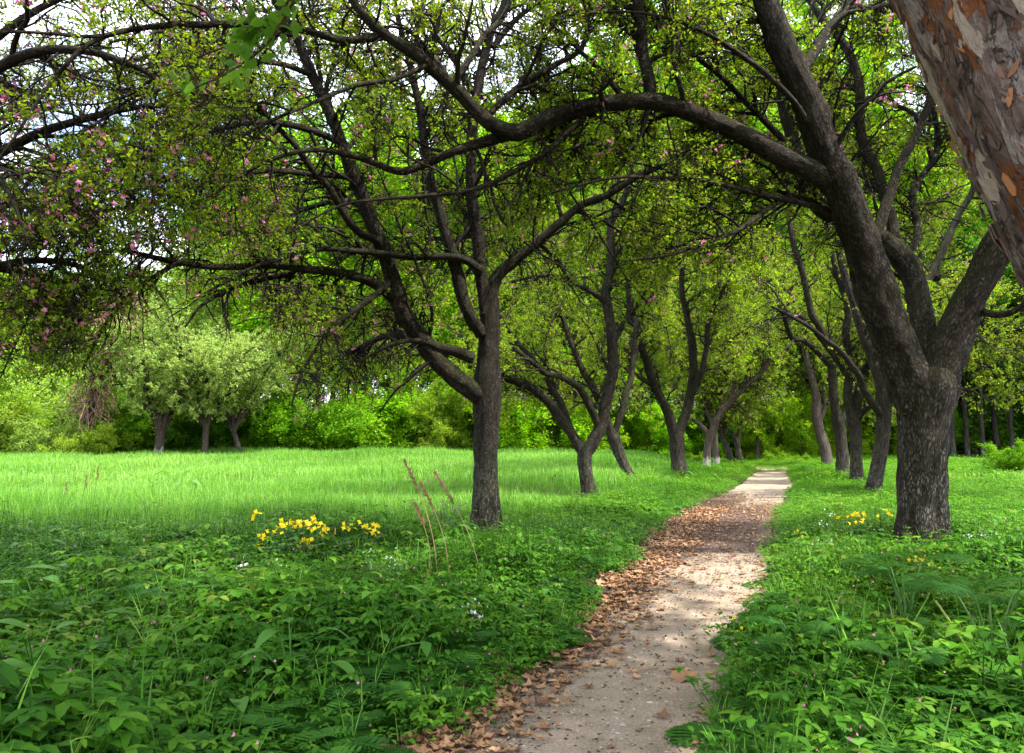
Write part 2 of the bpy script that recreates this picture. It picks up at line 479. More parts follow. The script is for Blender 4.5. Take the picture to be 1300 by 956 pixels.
# flaking bark of the big near tree
def flaky_mat():
    m, nt, out = newmat('flaking_bark')
    b = N(nt, 'ShaderNodeAttribute', attribute_name='bark')
    mp = N(nt, 'ShaderNodeMapping'); mp.inputs['Scale'].default_value = (1, 1, .5)
    nt.links.new(b.outputs['Vector'], mp.inputs['Vector'])
    def noise(scale, detail, rough=.6, dist=0.0, off=0.0):
        q = N(nt, 'ShaderNodeMapping'); q.inputs['Location'].default_value = (off, off * .7, off * .3)
        nt.links.new(mp.outputs[0], q.inputs['Vector'])
        n = N(nt, 'ShaderNodeTexNoise', i_Scale=scale, i_Detail=detail, i_Roughness=rough, i_Distortion=dist)
        nt.links.new(q.outputs[0], n.inputs['Vector'])
        return n
    def step(src, lo, hi, v0=0.0, v1=1.0):
        r = N(nt, 'ShaderNodeMapRange', i_1=lo, i_2=hi, i_3=v0, i_4=v1); nt.links.new(src, r.inputs[0]); return r.outputs[0]
    def blend(a, col, fac, src=None):
        x = N(nt, 'ShaderNodeMix', data_type='RGBA'); nt.links.new(a, x.inputs[6]); nt.links.new(fac, x.inputs[0])
        if src is not None: nt.links.new(src, x.inputs[7])
        else: x.inputs[7].default_value = (*col, 1)
        return x.outputs[2]
    base = noise(26, 9, .7)
    fine = noise(90, 6, .7)
    c = ramp(nt, [(.28, (.030, .020, .016)), (.45, (.11, .072, .058)), (.58, (.20, .14, .118)), (.74, (.34, .26, .22))], base.outputs['Fac'])
    g = noise(11, 8, .62, .6, 5.0); mg = step(g.outputs['Fac'], .545, .56)
    c = blend(c, None, mg, ramp(nt, [(.3, (.15, .115, .10)), (.7, (.38, .32, .28))], fine.outputs['Fac']))
    o = noise(10, 9, .64, .8, 11.0); mo = step(o.outputs['Fac'], .55, .563)
    c = blend(c, None, mo, ramp(nt, [(.3, (.10, .038, .016)), (.55, (.24, .085, .025)), (.75, (.36, .16, .06))], base.outputs['Fac']))
    k = noise(8.5, 5, .5, .35, 23.0); mk = step(k.outputs['Fac'], .585, .597)
    c = blend(c, None, mk, ramp(nt, [(.3, (.32, .25, .19)), (.7, (.56, .46, .37))], fine.outputs['Fac']))
    v = N(nt, 'ShaderNodeTexVoronoi', feature='DISTANCE_TO_EDGE', i_Scale=15.0)
    w = N(nt, 'ShaderNodeMix', data_type='VECTOR'); w.inputs[0].default_value = .16
    q = N(nt, 'ShaderNodeMapping'); q.inputs['Scale'].default_value = (1, 1, .55)
    nt.links.new(mp.outputs[0], q.inputs['Vector']); nt.links.new(q.outputs[0], w.inputs[4]); nt.links.new(g.outputs['Color'], w.inputs[5]); nt.links.new(w.outputs[1], v.inputs['Vector'])
    cr = step(v.outputs['Distance'], .0, .045, 1.0, 0.0)
    nk = N(nt, 'ShaderNodeMath', operation='MULTIPLY_ADD', i_1=-.85, i_2=.9); nt.links.new(mk, nk.inputs[0])
    cf = N(nt, 'ShaderNodeMath', operation='MULTIPLY'); nt.links.new(cr, cf.inputs[0]); nt.links.new(nk.outputs[0], cf.inputs[1])
    c = blend(c, (.020, .013, .010), cf.outputs[0])
    p = N(nt, 'ShaderNodeBsdfPrincipled', i_Roughness=.8); p.inputs['Specular IOR Level'].default_value = .25
    nt.links.new(c, p.inputs['Base Color'])

    def add(a, bb, k):
        x = N(nt, 'ShaderNodeMath', operation='MULTIPLY_ADD', i_1=k); nt.links.new(bb, x.inputs[0]); nt.links.new(a, x.inputs[2]); return x.outputs[0]
    h = add(add(add(add(add(fine.outputs['Fac'], base.outputs['Fac'], 1.6), mg, .5), mo, .45), mk, -.7), cf.outputs[0], -1.5)
    bu = N(nt, 'ShaderNodeBump', i_Strength=1.0, i_Distance=.022); nt.links.new(h, bu.inputs['Height'])
    nt.links.new(bu.outputs[0], p.inputs['Normal'])
    nt.links.new(p.outputs[0], out.inputs['Surface'])
    return m
M_FLAKY = flaky_mat()


def soil_mat():
    m, nt, out = newmat('soil')
    geo = N(nt, 'ShaderNodeNewGeometry')
    n1 = N(nt, 'ShaderNodeTexNoise', i_Scale=1.3, i_Detail=8.0, i_Roughness=.7); nt.links.new(geo.outputs['Position'], n1.inputs['Vector'])
    n3 = N(nt, 'ShaderNodeTexNoise', i_Scale=38.0, i_Detail=5.0); nt.links.new(geo.outputs['Position'], n3.inputs['Vector'])
    c = ramp(nt, [(.3, (.030, .026, .014)), (.5, (.075, .055, .035)), (.7, (.14, .105, .072))], n1.outputs['Fac'])
    mx = N(nt, 'ShaderNodeMix', data_type='RGBA', blend_type='MULTIPLY'); mx.inputs[0].default_value = .7
    nt.links.new(c, mx.inputs[6]); nt.links.new(ramp(nt, [(.35, (.45, .42, .4)), (.65, (1.25, 1.2, 1.15))], n3.outputs['Fac']), mx.inputs[7])
    p = N(nt, 'ShaderNodeBsdfPrincipled', i_Roughness=.95); p.inputs['Specular IOR Level'].default_value = .15
    nt.links.new(mx.outputs[2], p.inputs['Base Color'])
    bu = N(nt, 'ShaderNodeBump', i_Strength=.8, i_Distance=.03); nt.links.new(n3.outputs['Fac'], bu.inputs['Height'])
    nt.links.new(bu.outputs[0], p.inputs['Normal'])
    nt.links.new(p.outputs[0], out.inputs['Surface'])
    return m


def gravel_mat():
    m, nt, out = newmat('sandy_gravel')
    geo = N(nt, 'ShaderNodeNewGeometry')
    n1 = N(nt, 'ShaderNodeTexNoise', i_Scale=2.2, i_Detail=6.0, i_Roughness=.65); nt.links.new(geo.outputs['Position'], n1.inputs['Vector'])
    n3 = N(nt, 'ShaderNodeTexNoise', i_Scale=70.0, i_Detail=6.0, i_Roughness=.7); nt.links.new(geo.outputs['Position'], n3.inputs['Vector'])
    vo = N(nt, 'ShaderNodeTexVoronoi', i_Scale=95.0); nt.links.new(geo.outputs['Position'], vo.inputs['Vector'])
    c = ramp(nt, [(.3, (.21, .163, .115)), (.55, (.315, .25, .185)), (.75, (.38, .31, .235))], n1.outputs['Fac'])
    mx = N(nt, 'ShaderNodeMix', data_type='RGBA', blend_type='MULTIPLY'); mx.inputs[0].default_value = .75
    nt.links.new(c, mx.inputs[6]); nt.links.new(ramp(nt, [(.35, (.5, .47, .44)), (.62, (1.1, 1.08, 1.06))], n3.outputs['Fac']), mx.inputs[7])
    # trodden-in leaf mould lies along the left edge and right across the middle stretch
    at_ = N(nt, 'ShaderNodeAttribute', attribute_name='tint')
    n4 = N(nt, 'ShaderNodeTexNoise', i_Scale=7.0, i_Detail=6.0, i_Roughness=.7); nt.links.new(geo.outputs['Position'], n4.inputs['Vector'])
    ad = N(nt, 'ShaderNodeMath', operation='MULTIPLY_ADD', i_1=1.3); nt.links.new(n4.outputs['Fac'], ad.inputs[0]); nt.links.new(at_.outputs['Fac'], ad.inputs[2])
    mr = N(nt, 'ShaderNodeMapRange', i_1=1.08, i_2=1.38, i_3=0.0, i_4=.88); nt.links.new(ad.outputs[0], mr.inputs[0])
    lx = N(nt, 'ShaderNodeMix', data_type='RGBA'); nt.links.new(mr.outputs[0], lx.inputs[0])
    nt.links.new(mx.outputs[2], lx.inputs[6]); nt.links.new(ramp(nt, [(.35, (.035, .021, .015)), (.65, (.12, .075, .05))], n3.outputs['Fac']), lx.inputs[7])
    p = N(nt, 'ShaderNodeBsdfPrincipled', i_Roughness=.95); p.inputs['Specular IOR Level'].default_value = .15
    nt.links.new(lx.outputs[2], p.inputs['Base Color'])
    hs = N(nt, 'ShaderNodeMath', operation='MULTIPLY_ADD', i_1=.5); nt.links.new(vo.outputs['Distance'], hs.inputs[0]); nt.links.new(n3.outputs['Fac'], hs.inputs[2])
    bu = N(nt, 'ShaderNodeBump', i_Strength=.7, i_Distance=.012); nt.links.new(hs.outputs[0], bu.inputs['Height'])
    nt.links.new(bu.outputs[0], p.inputs['Normal'])
    nt.links.new(p.outputs[0], out.inputs['Surface'])
    return m


# ------------------------------------------------------------------ ground and path
def axis(lo, hi, fine_lo, fine_hi, step, grow=1.16):
    a = list(np.arange(fine_lo, fine_hi + 1e-6, step))
    s = step
    while a[-1] < hi:
        s *= grow; a.append(a[-1] + s)
    s = step; b = []
    x = fine_lo
    while x > lo:
        s *= grow; x -= s; b.append(x)
    return np.array(b[::-1] + a)


gx = axis(-420, 420, -5, 9, .12)
gy = axis(-60, 700, 2.0, 20, .12)
GX, GY = np.meshgrid(gx, gy)
GZ = zf(GX, GY)
nx, ny = len(gx), len(gy)
ii = np.arange(nx * ny).reshape(ny, nx)
quads = np.stack([ii[:-1, :-1], ii[:-1, 1:], ii[1:, 1:], ii[1:, :-1]], -1).reshape(-1, 4)
ground = mesh('ground', np.stack([GX, GY, GZ], -1).reshape(-1, 3), [quads], soil_mat())
tag(ground, 'dark soil ground under the grass and herbs', None, kind='structure')

py = np.concatenate([np.arange(-3, 20, .08), np.arange(20, 38, .2)])
pt = np.linspace(-1, 1, 29)
PY, PT = np.meshgrid(py, pt, indexing='ij')
edge = 1 + .16 * (n2(PY * 1.3, np.sign(PT) * 7.0, 1.0, 5) - .5)
PX = path_x(PY) + PT * (path_hw(PY) + .12) * edge
PZ = zf(PX, PY)
PZ = PZ + .012 - .03 * sm(.86, 1, np.abs(PT))
ptint = .92 * sm(.18, -.50, PT + .45 * (n2(PX, PY, .9, 21) - .5)) * sm(26, 17, PY) * (0.30 + .70 * sm(4.3, 5.6, PY)) + .85 * sm(8.6, 10.5, PY) * sm(19.5, 15.5, PY) + .25 * sm(.8, 1.0, PT)
jj = np.arange(PY.size).reshape(PY.shape)
pq = np.stack([jj[:-1, :-1], jj[:-1, 1:], jj[1:, 1:], jj[1:, :-1]], -1).reshape(-1, 4)
path = mesh('path', np.stack([PX, PY, PZ], -1).reshape(-1, 3), [pq], gravel_mat(), tint=np.clip(ptint, 0, 1).ravel())
tag(path, 'pale sandy footpath strewn with leaf mould and petals', None, kind='structure')

# ------------------------------------------------------------------ crab apple trees
LIM_U = [-400, 0, 100, 150, 200, 250, 300, 340, 380, 450, 520, 600, 700, 760, 900, 1000, 1100, 1200, 1290, 1700]
LIM_V = [520, 500, 495, 430, 395, 385, 405, 450, 540, 545, 510, 480, 440, 420, 380, 370, 350, 330, 330, 330]


def keep_under(P, jitter=28):
    """twigs of the nearest trees stay above the height the boughs hang to"""
    u, v, zc = project(P)
    lim = np.interp(u, LIM_U, LIM_V) + rng.normal(size=(len(P), 1)) * jitter
    return ~((v > lim) & (zc > .5)).any(1)


def far_from_eye(P, dmin):
    return (np.linalg.norm(P - CAM, axis=2) > dmin).all(1)


QUEUE = []
DM = np.full((320, 460), 1e9)          # how far off the boughs stand, in 4 px cells from u,v = -200


def crab(*a, **k): QUEUE.append((a, k))


def note_boughs(limbs):
    for l in limbs:
        q = spline(np.asarray(l, dtype=float), 260)
        u, v, zc = project(q[:, :3])
        for uu, vv, zz, r in zip(u, v, zc, q[:, 3]):
            hw = r * FPX / max(zz, .3)
            if zz < .5 or hw < 3.2: continue
            g = min(hw + .5, 60)
            a0, a1 = int((uu - g + 200) / 4), int((uu + g + 200) / 4) + 1
            b0, b1 = int((vv - g + 200) / 4), int((vv + g + 200) / 4) + 1
            if a1 < 0 or b1 < 0: continue
            w = DM[max(b0, 0):b1, max(a0, 0):a1]
            np.minimum(w, zz, out=w)


def veils(P, p=.85):
    """twigs and leaves growing on the path side right in front of a bough: pruned, so the boughs stay in sight"""
    u, v, zc = project(P)
    a = ((u + 200) / 4).astype(int); b = ((v + 200) / 4).astype(int)
    ok = (a >= 0) & (a < DM.shape[1]) & (b >= 0) & (b < DM.shape[0]) & (zc > .3)
    d = np.where(ok, DM[np.clip(b, 0, DM.shape[0] - 1), np.clip(a, 0, DM.shape[1] - 1)], 1e9)
    front = ok & (zc < d - .04) & (d < 1e8)
    return front & (rng.random(front.shape) < p)


def grow_crab(label, base, limbs, bark=M_BARK, n1=70, n2_=520, n3=2600, ros=5200, per=5, leaf=.052, flowers=420, L1=2.1, L2=.9, L3=.34,
         K=14, kt=4, rough=.10, near=False, dmin=2.6, zmin=1.3, up=.25, droop=.10, name='crab_apple_tree', group='crab apple trees along the path', skip=1, fl_size=.026, extra=None, twr=1.0, leafmat=None, blmat=None, keepfn=None, asp=.55, away=None, w3=.0022, prune=True):
    """limbs: first is the trunk; each a list of (x,y,z,r) rows"""
    base = np.asarray(base, dtype=float)
    root = empty(name, base, label, 'tree', group)
    tb = Bag()
    polys, rads = [], []
    for k, l in enumerate(limbs):
        l = np.asarray(l, dtype=float)
        length = np.linalg.norm(np.diff(l[:, :3], axis=0), axis=1).sum()
        S = int(np.clip(length / max(.05, l[:, 3].mean() * .55), 10, 110))
        q = spline(l, S)
        q[:, 3] = np.maximum(q[:, 3], .004)
        wob = np.stack([vnoise(np.stack([np.linspace(0, length * 2.2, S) + 31 * k + 7 * c + base[0], np.full(S, c * 3.3), np.full(S, base[1])], -1)) - .5 for c in range(3)], -1)
        if k: q[:, :3] += wob * np.minimum(q[:, 3:4] * 1.1, .06) * np.minimum(np.linspace(0, 5, S), 1)[:, None]
        kk = int(np.clip(K * (l[:, 3].max() / .12) ** .5, 6, 56))
        tubes(tb, q[:, :3], q[:, 3], kk, rough=rough * (1 if l[:, 3].max() > .05 else .6))
        if k >= skip:
            r = spline(q, 40)
            polys.append(r[:, :3]); rads.append(r[:, 3])
    tb.build('trunk', bark, root, base, bark=True)
    P0, R0 = np.array(polys), np.array(rads)
    P1, R1 = sprout(P0, R0, n1, L1, 12, ang=(35, 75), up=up, wig=.20, droop=droop, tmin=.12, rfrac=.55, rmax=.035 * twr, rmin=.007, bias=away)
    def cull(P, Q):
        k = (P[:, :, 2].min(1) > zmin) & far_from_eye(P, dmin)
        if near: k &= keep_under(P)
        if prune: k &= veils(P[:, 2:], 1.0).mean(1) < .25
        if keepfn: k &= keepfn(P)
        return P[k], Q[k]
    P1, R1 = cull(P1, R1)
    A, B = np.concatenate([spl12(P0), P1]), np.concatenate([spl12(R0[..., None])[..., 0], R1])
    P2, R2 = sprout(A, B, n2_, L2, 9, ang=(30, 80), up=.1, wig=.26, droop=droop * 1.6, tmin=.15, rfrac=.55, rmax=.014 * twr, rmin=.0045, bias=away)
    P2, R2 = cull(P2, R2)
    P3, R3 = sprout(np.concatenate([P1[:, ::2][:, :5], P2[:, ::2]]), np.concatenate([R1[:, ::2][:, :5], R2[:, ::2]]), n3, L3, 5, ang=(30, 85), up=0, wig=.30, droop=.06, tmin=.1, rfrac=.6, rmax=.007 * twr, rmin=w3)
    P3, R3 = cull(P3, R3)
    wb = Bag()
    tubes(wb, P1, R1, 6); tubes(wb, P2, R2, kt); tubes(wb, P3, R3, 3)
    wb.build('twigs', M_TWIG, root, base, bark=True)
    lb = Bag()
    src = np.concatenate([P2[:, ::2], P3, P3])
    pos, d = rosettes(src, int(ros * 5 / 6), 6, .8, jit=.014 + leaf * .12)
    k = np.linalg.norm(pos - CAM, axis=1) > dmin
    if prune: k &= ~veils(pos)
    pos, d = pos[k], d[k]
    leaf_batch(lb, pos, d, leaf * rng.uniform(.6, 1.25, len(pos)), asp=asp)
    lb.build('crown', leafmat or M_CRAB, root, base, smooth=False)
    fb = Bag()
    if flowers: pos, d = rosettes(src, flowers // 3, 3, .8, jit=.035)
    k = np.linalg.norm(pos - CAM, axis=1) > dmin
    if flowers: flower_batch(fb, pos[k], fl_size)
    if flowers: fb.build('blossom', blmat or M_BLOSSOM, root, base, smooth=False)
    if extra: extra(root, base)
    return root


def spl12(P):
    i = np.linspace(0, P.shape[1] - 1, 12).astype(int)
    return P[:, i]


def limb(rows, Y=None):
    """rows (u,v,halfwidth[,Y]) measured on the photograph, at the depth the bough has"""
    out = []
    for r in rows:
        y = r[3] if len(r) > 3 else Y
        p = at(r[0], r[1], y)
        out.append([*p, r[2] * (.86 if r[2] < 18 else .95) * y / FPX])
    return out


def trunk_base(u, v, Y):
    p = at(u, v, Y)
    return np.array([p[0], Y, float(zf(p[0], Y)) - .05])


def with_base(rows, Y, flare=1.35):
    """adds the root flare down into the soil"""
    l = limb(rows, Y)
    b = l[0]
    g = float(zf(b[0], b[1]))
    return [[b[0], b[1], g - .12, b[3] * flare * 1.12]] + [[b[0], b[1], g + .10, b[3] * (.5 + .5 * flare)]] + [r for r in l if r[2] > g + .25]


def cont(l, dirs, n=5, seg=.6, r1=.012):
    """carries a limb on beyond the picture's edge"""
    l = [list(r) for r in l]
    d = np.asarray(dirs, dtype=float)
    r0 = l[-1][3]
    for k in range(1, n + 1):
        p = np.array(l[-1][:3]) + d * seg
        d = nrm(d + rng.normal(size=3) * .18)
        l.append([*p, r0 + (r1 - r0) * k / n])
    return l


# ---- the near right tree whose mossy arch spans the path
Y = 9.3
tr = with_base([(1171, 705, 32), (1171, 640, 30), (1172, 580, 30), (1174, 530, 32), (1178, 495, 37), (1180, 470, 31)], Y, 1.3)
A = cont(limb([(1166, 515, 27, 9.3), (1143, 455, 27, 9.2), (1117, 385, 25.5, 9.1), (1096, 320, 24, 9.0), (1076, 262, 22.5, 8.9), (1056, 212, 21, 8.8),
               (1035, 155, 21, 8.7), (1010, 95, 19, 8.6), (985, 40, 18, 8.5), (966, -20, 16, 8.4), (950, -90, 13, 8.3)]), (-.3, -.3, .9), 4, .55)
B = limb([(1062, 238, 18, 8.9), (1040, 222, 17, 8.8), (1000, 203, 16, 8.7), (950, 175, 14.5, 8.5), (900, 150, 13.5, 8.4), (850, 134, 13, 8.3), (800, 129, 12.5, 8.2), (750, 134, 12, 8.1),
          (700, 150, 12.5, 8.0), (655, 168, 13, 7.9), (625, 160, 11, 7.8), (605, 143, 10, 7.8), (575, 110, 9.5, 7.7), (540, 78, 9, 7.6), (500, 55, 8, 7.5), (468, 28, 7, 7.4), (440, -12, 6, 7.3), (415, -60, 4, 7.2)])
B2 = limb([(650, 170, 9, 7.9), (610, 182, 8, 7.9), (575, 193, 7, 7.8), (540, 208, 6.5, 7.8), (510, 217, 6, 7.7), (482, 209, 5, 7.7), (450, 198, 4.5, 7.6), (400, 190, 3.5, 7.4), (340, 205, 3, 7.2), (280, 240, 2, 7.0)])
B3 = limb([(742, 150, 5.5, 8.1), (715, 172, 5, 8.0), (690, 195, 4.5, 7.9), (640, 225, 4, 7.8), (590, 243, 3.5, 7.7), (540, 249, 3, 7.6), (490, 252, 2.5, 7.4), (430, 262, 2, 7.2), (360, 300, 1.5, 7.0)])
B4 = cont(limb([(826, 130, 9, 8.25), (823, 95, 8.5, 8.25), (818, 55, 8, 8.3), (808, 0, 7, 8.3), (800, -50, 6, 8.3)]), (0, 0, 1), 3, .5)
B5 = limb([(488, 46, 6.5, 7.5), (460, 50, 6, 7.4), (430, 50, 5.5, 7.35), (380, 36, 5.5, 7.2), (320, 30, 5.5, 7.0), (260, 31, 5, 6.8), (200, 33, 4.5, 6.6), (150, 40, 4, 6.5), (110, 58, 3.5, 6.4), (75, 92, 3, 6.3), (45, 132, 2.5, 6.2), (20, 172, 2, 6.1), (-5, 205, 1.5, 6.0)])
B6 = limb([(160, 40, 3.5, 6.5), (110, 46, 3, 6.3), (60, 42, 2.5, 6.1), (0, 42, 2, 5.9), (-80, 60, 1.5, 5.7)])
B7 = limb([(575, 105, 5, 7.7), (600, 70, 4.5, 7.8), (615, 45, 4, 8.0), (640, 20, 4, 8.2), (660, -30, 3, 8.3)])
B8 = limb([(615, 150, 5, 7.8), (660, 110, 5, 8.0), (700, 85, 4.5, 8.2), (740, 60, 4, 8.3), (750, 0, 3, 8.4)])
B9 = limb([(545, 82, 4.5, 7.6), (500, 100, 4, 7.4), (450, 108, 3.5, 7.2), (400, 130, 3, 6.9), (340, 155, 2.5, 6.6), (280, 190, 2, 6.3)])
C = cont(limb([(1186, 505, 24, 9.3), (1204, 445, 23, 9.25), (1227, 388, 21, 9.2), (1255, 334, 20, 9.1), (1290, 282, 21, 9.0), (1340, 222, 20, 8.9), (1400, 150, 17, 8.8)]), (.5, -.2, .8), 6, .6)
C2 = cont(limb([(1265, 320, 12, 9.1), (1290, 250, 11, 9.4), (1300, 180, 10, 9.8), (1290, 110, 9, 10.2)]), (-.1, .4, .8), 4, .5)
C3 = limb([(1235, 392, 6, 9.2), (1262, 400, 5, 9.0), (1290, 392, 4.5, 8.8), (1330, 360, 4, 8.5), (1400, 330, 3, 8.2)])
D = cont(limb([(1176, 470, 18, 9.45), (1170, 400, 17, 9.6), (1158, 350, 16.5, 9.8), (1135, 318, 17, 9.9), (1092, 288, 14, 10.0), (1040, 265, 12, 10.1), (1020, 225, 11, 10.2), (1006, 170, 10, 10.3), (990, 110, 8, 10.4), (985, 40, 7, 10.5)]), (-.1, .3, .9), 4, .5)
D2 = limb([(1006, 192, 5.5, 9.9), (985, 168, 5, 9.7), (950, 132, 4.5, 9.4), (900, 86, 4, 9.1), (860, 55, 3.5, 8.9), (820, 22, 3, 8.7), (780, -10, 2.5, 8.5)])
D3 = limb([(1060, 270, 5, 9.1), (1010, 256, 4.5, 8.9), (960, 244, 4, 8.7), (900, 230, 3.5, 8.4), (840, 226, 3, 8.2), (780, 226, 2.5, 7.9), (700, 245, 1.8, 7.6)])
D4 = limb([(1150, 335, 6, 9.9), (1165, 290, 5.5, 10.3), (1160, 240, 5, 10.6), (1190, 190, 4.5, 11), (1180, 120, 4, 11.3)])
D5 = limb([(1080, 285, 5, 9.2), (1010, 250, 4.5, 9.0), (940, 290, 4, 8.6), (860, 320, 3.2, 8.2), (800, 330, 2, 7.9)])
D6 = cont(limb([(1140, 320, 9, 9.9), (1120, 240, 8, 10.4), (1095, 170, 7.5, 10.8), (1085, 80, 6.5, 11.0), (1040, 20, 5.5, 11.2)]), (-.2, .4, .8), 3, .5)
D7 = cont(limb([(1110, 300, 8, 9.8), (1140, 220, 7, 9.9), (1175, 140, 6, 10.0), (1200, 60, 5, 10.0), (1215, 0, 4, 10.0)]), (.2, 0, .9), 3, .5)
D8 = cont(limb([(1010, 100, 8, 8.6), (1045, 50, 7, 8.9), (1080, 0, 6, 9.2), (1120, -50, 4, 9.5)]), (.4, .2, .8), 3, .5)
D9 = limb([(1045, 190, 5, 8.8), (1000, 120, 4.5, 8.4), (940, 70, 4, 8.0), (870, 30, 3, 7.6), (800, 15, 2, 7.3), (720, 20, 1.5, 7.0)])
crab('broad crab apple with a mossy bough arching right across the path', trunk_base(1170, 705, Y), [tr, A, B, B2, B3, B4, B5, B6, B7, B8, B9, C, C2, C3, D, D2, D3, D4, D5, D6, D7, D8, D9],
     bark=M_BARKM, n1=320, n2_=4600, n3=25000, ros=33000, per=5, leaf=.046, flowers=1800, L1=1.8, away=(0, .35, 0), w3=.003, L2=.85, K=18, near=True, rough=.22, zmin=1.9)

# ---- the left tree with the long boughs over the meadow edge
Y = 11.25
tr = with_base([(617, 682, 19), (617, 600, 17.5), (618, 545, 17.5), (619, 500, 19), (620, 450, 16), (622, 400, 15), (620, 365, 14)], Y, 1.3)
T1 = cont(limb([(617, 400, 10, 11.2), (610, 345, 9.5, 11.2), (606, 300, 9, 11.2), (601, 250, 8.5, 11.1), (599, 200, 8, 11.1), (602, 150, 7.5, 11.1), (607, 100, 7, 11.1), (625, 40, 6, 11.1), (640, 0, 5.5, 11.1)]), (.1, 0, .9), 4, .5)
T2 = limb([(620, 385, 12, 11.3), (630, 352, 10, 11.3), (652, 330, 8.5, 11.3), (680, 310, 7.5, 11.3), (710, 286, 7, 11.3), (735, 262, 6, 11.3), (775, 245, 5, 11.3), (830, 215, 4, 11.3), (880, 200, 3, 11.3)])
T3 = cont(limb([(612, 425, 10, 11.2), (595, 398, 10, 11.1), (581, 352, 9.5, 11.1), (568, 308, 9, 11.0), (556, 265, 8, 11.0), (544, 222, 7, 10.9), (536, 150, 6, 10.9), (521, 80, 5, 10.8), (505, 30, 4, 10.8)]), (-.1, -.2, .9), 4, .4)
La = cont(limb([(608, 502, 15, 11.2), (575, 476, 14, 11.1), (542, 442, 14, 11.0), (516, 402, 13, 10.8), (496, 346, 12, 10.7), (476, 290, 11, 10.5), (456, 240, 10, 10.4), (436, 190, 9, 10.3), (416, 140, 8, 10.2), (396, 95, 7, 10.1), (374, 45, 6, 10.0), (350, 0, 5, 9.9)]), (-.3, -.1, .8), 4, .5)
Lb = limb([(508, 388, 9, 10.8), (485, 366, 8, 10.6), (460, 353, 7, 10.4), (430, 347, 6.5, 10.2), (390, 341, 6, 9.9), (340, 338, 5.5, 9.6), (270, 338, 5, 9.2), (220, 332, 4.5, 8.9), (180, 323, 4, 8.7), (150, 317, 3, 8.5), (90, 330, 2.5, 8.2), (30, 370, 2, 7.9)])
Lc = limb([(480, 305, 6.5, 10.5), (452, 290, 6, 10.3), (420, 240, 5.5, 10.0), (395, 214, 5, 9.8), (372, 182, 4.5, 9.6), (342, 150, 4, 9.4), (310, 108, 3.5, 9.2), (290, 60, 2.5, 9.0)])
Ld = limb([(612, 345, 7, 11.1), (590, 330, 6, 11.0), (560, 326, 5.5, 10.8), (520, 326, 5, 10.6), (475, 320, 4.5, 10.3), (430, 316, 4, 10.0), (380, 322, 3.5, 9.7), (320, 340, 3, 9.3), (260, 372, 2.2, 9.0)])
Le = limb([(448, 225, 5.5, 10.4), (420, 222, 5, 10.1), (390, 220, 4.5, 9.8), (340, 218, 4, 9.4), (290, 226, 3.5, 9.0), (240, 244, 3, 8.6), (190, 260, 2.5, 8.2), (130, 268, 2, 7.8), (60, 300, 1.5, 7.4)])
Lf = limb([(432, 182, 6, 10.3), (412, 172, 5.5, 10.0), (385, 163, 5, 9.7), (340, 155, 4.5, 9.3), (290, 160, 4, 8.8), (240, 175, 3.5, 8.4), (190, 192, 3, 8.0), (130, 228, 2.5, 7.6), (60, 285, 2, 7.2), (10, 340, 1.5, 7.0)])
Lg = limb([(600, 455, 9, 11.2), (580, 447, 8, 11.1), (560, 441, 7, 11.0), (530, 432, 4, 10.8), (490, 440, 3, 10.5), (440, 470, 2, 10.2)])
Lh = limb([(468, 270, 5, 10.5), (440, 255, 4.5, 10.9), (400, 262, 4, 11.3), (350, 275, 3.5, 11.7), (290, 295, 3, 12.1), (220, 330, 2, 12.5)])
Li = limb([(500, 352, 5, 10.7), (470, 380, 4.5, 10.3), (440, 400, 4, 9.9), (410, 430, 3, 9.6), (385, 470, 2.2, 9.3), (370, 515, 1.5, 9.1)])
Lj = limb([(400, 341, 4.5, 10.0), (350, 352, 4, 9.8), (300, 365, 3.5, 9.5), (260, 385, 2.5, 9.2), (235, 415, 1.5, 9.0)])
Lk = limb([(535, 432, 6, 11.0), (500, 425, 5, 11.4), (460, 440, 4, 11.8), (420, 470, 3, 12.2), (390, 505, 2, 12.5)])
Ll = limb([(396, 95, 4.5, 10.1), (350, 80, 4, 9.6), (290, 85, 3.5, 9.0), (220, 105, 3, 8.4), (150, 140, 2.5, 7.9), (70, 190, 2, 7.4), (-10, 250, 1.5, 7.0)])
Lq = limb([(374, 45, 4.5, 10.0), (330, 40, 4, 9.6), (270, 60, 3.5, 9.2), (200, 70, 3, 8.8), (120, 90, 2.5, 8.4), (40, 120, 2, 8.0)])
Lr = limb([(505, 60, 4, 10.8), (470, 20, 3.5, 10.6), (430, 10, 3, 10.4), (370, 20, 2.5, 10.1), (300, 10, 2, 9.8), (200, 20, 1.5, 9.4)])
Ls = limb([(625, 60, 4.5, 11.1), (660, 20, 4, 11.2), (700, 0, 3.5, 11.3), (760, 10, 2.5, 11.4), (820, 50, 2, 11.5)])
Lt = limb([(602, 120, 4.5, 11.1), (570, 70, 4, 10.9), (540, 30, 3.5, 10.7), (520, -10, 2.5, 10.5)])
Lm = limb([(195, 190, 3.2, 8.0), (125, 258, 2.8, 7.8), (75, 330, 2.4, 7.6), (32, 410, 1.8, 7.4), (0, 480, 1.2, 7.3)])
Ln = limb([(225, 333, 4, 8.9), (172, 368, 3.2, 8.6), (132, 415, 2.4, 8.4), (104, 470, 1.5, 8.2)])
Lo = limb([(90, 178, 3, 7.6), (20, 250, 2.5, 7.3), (-40, 330, 2, 7.1), (-90, 420, 1.5, 7.0)])
Lp = limb([(130, 268, 2.6, 7.8), (95, 320, 2.2, 7.9), (110, 380, 1.8, 8.0), (85, 440, 1.3, 8.0)])
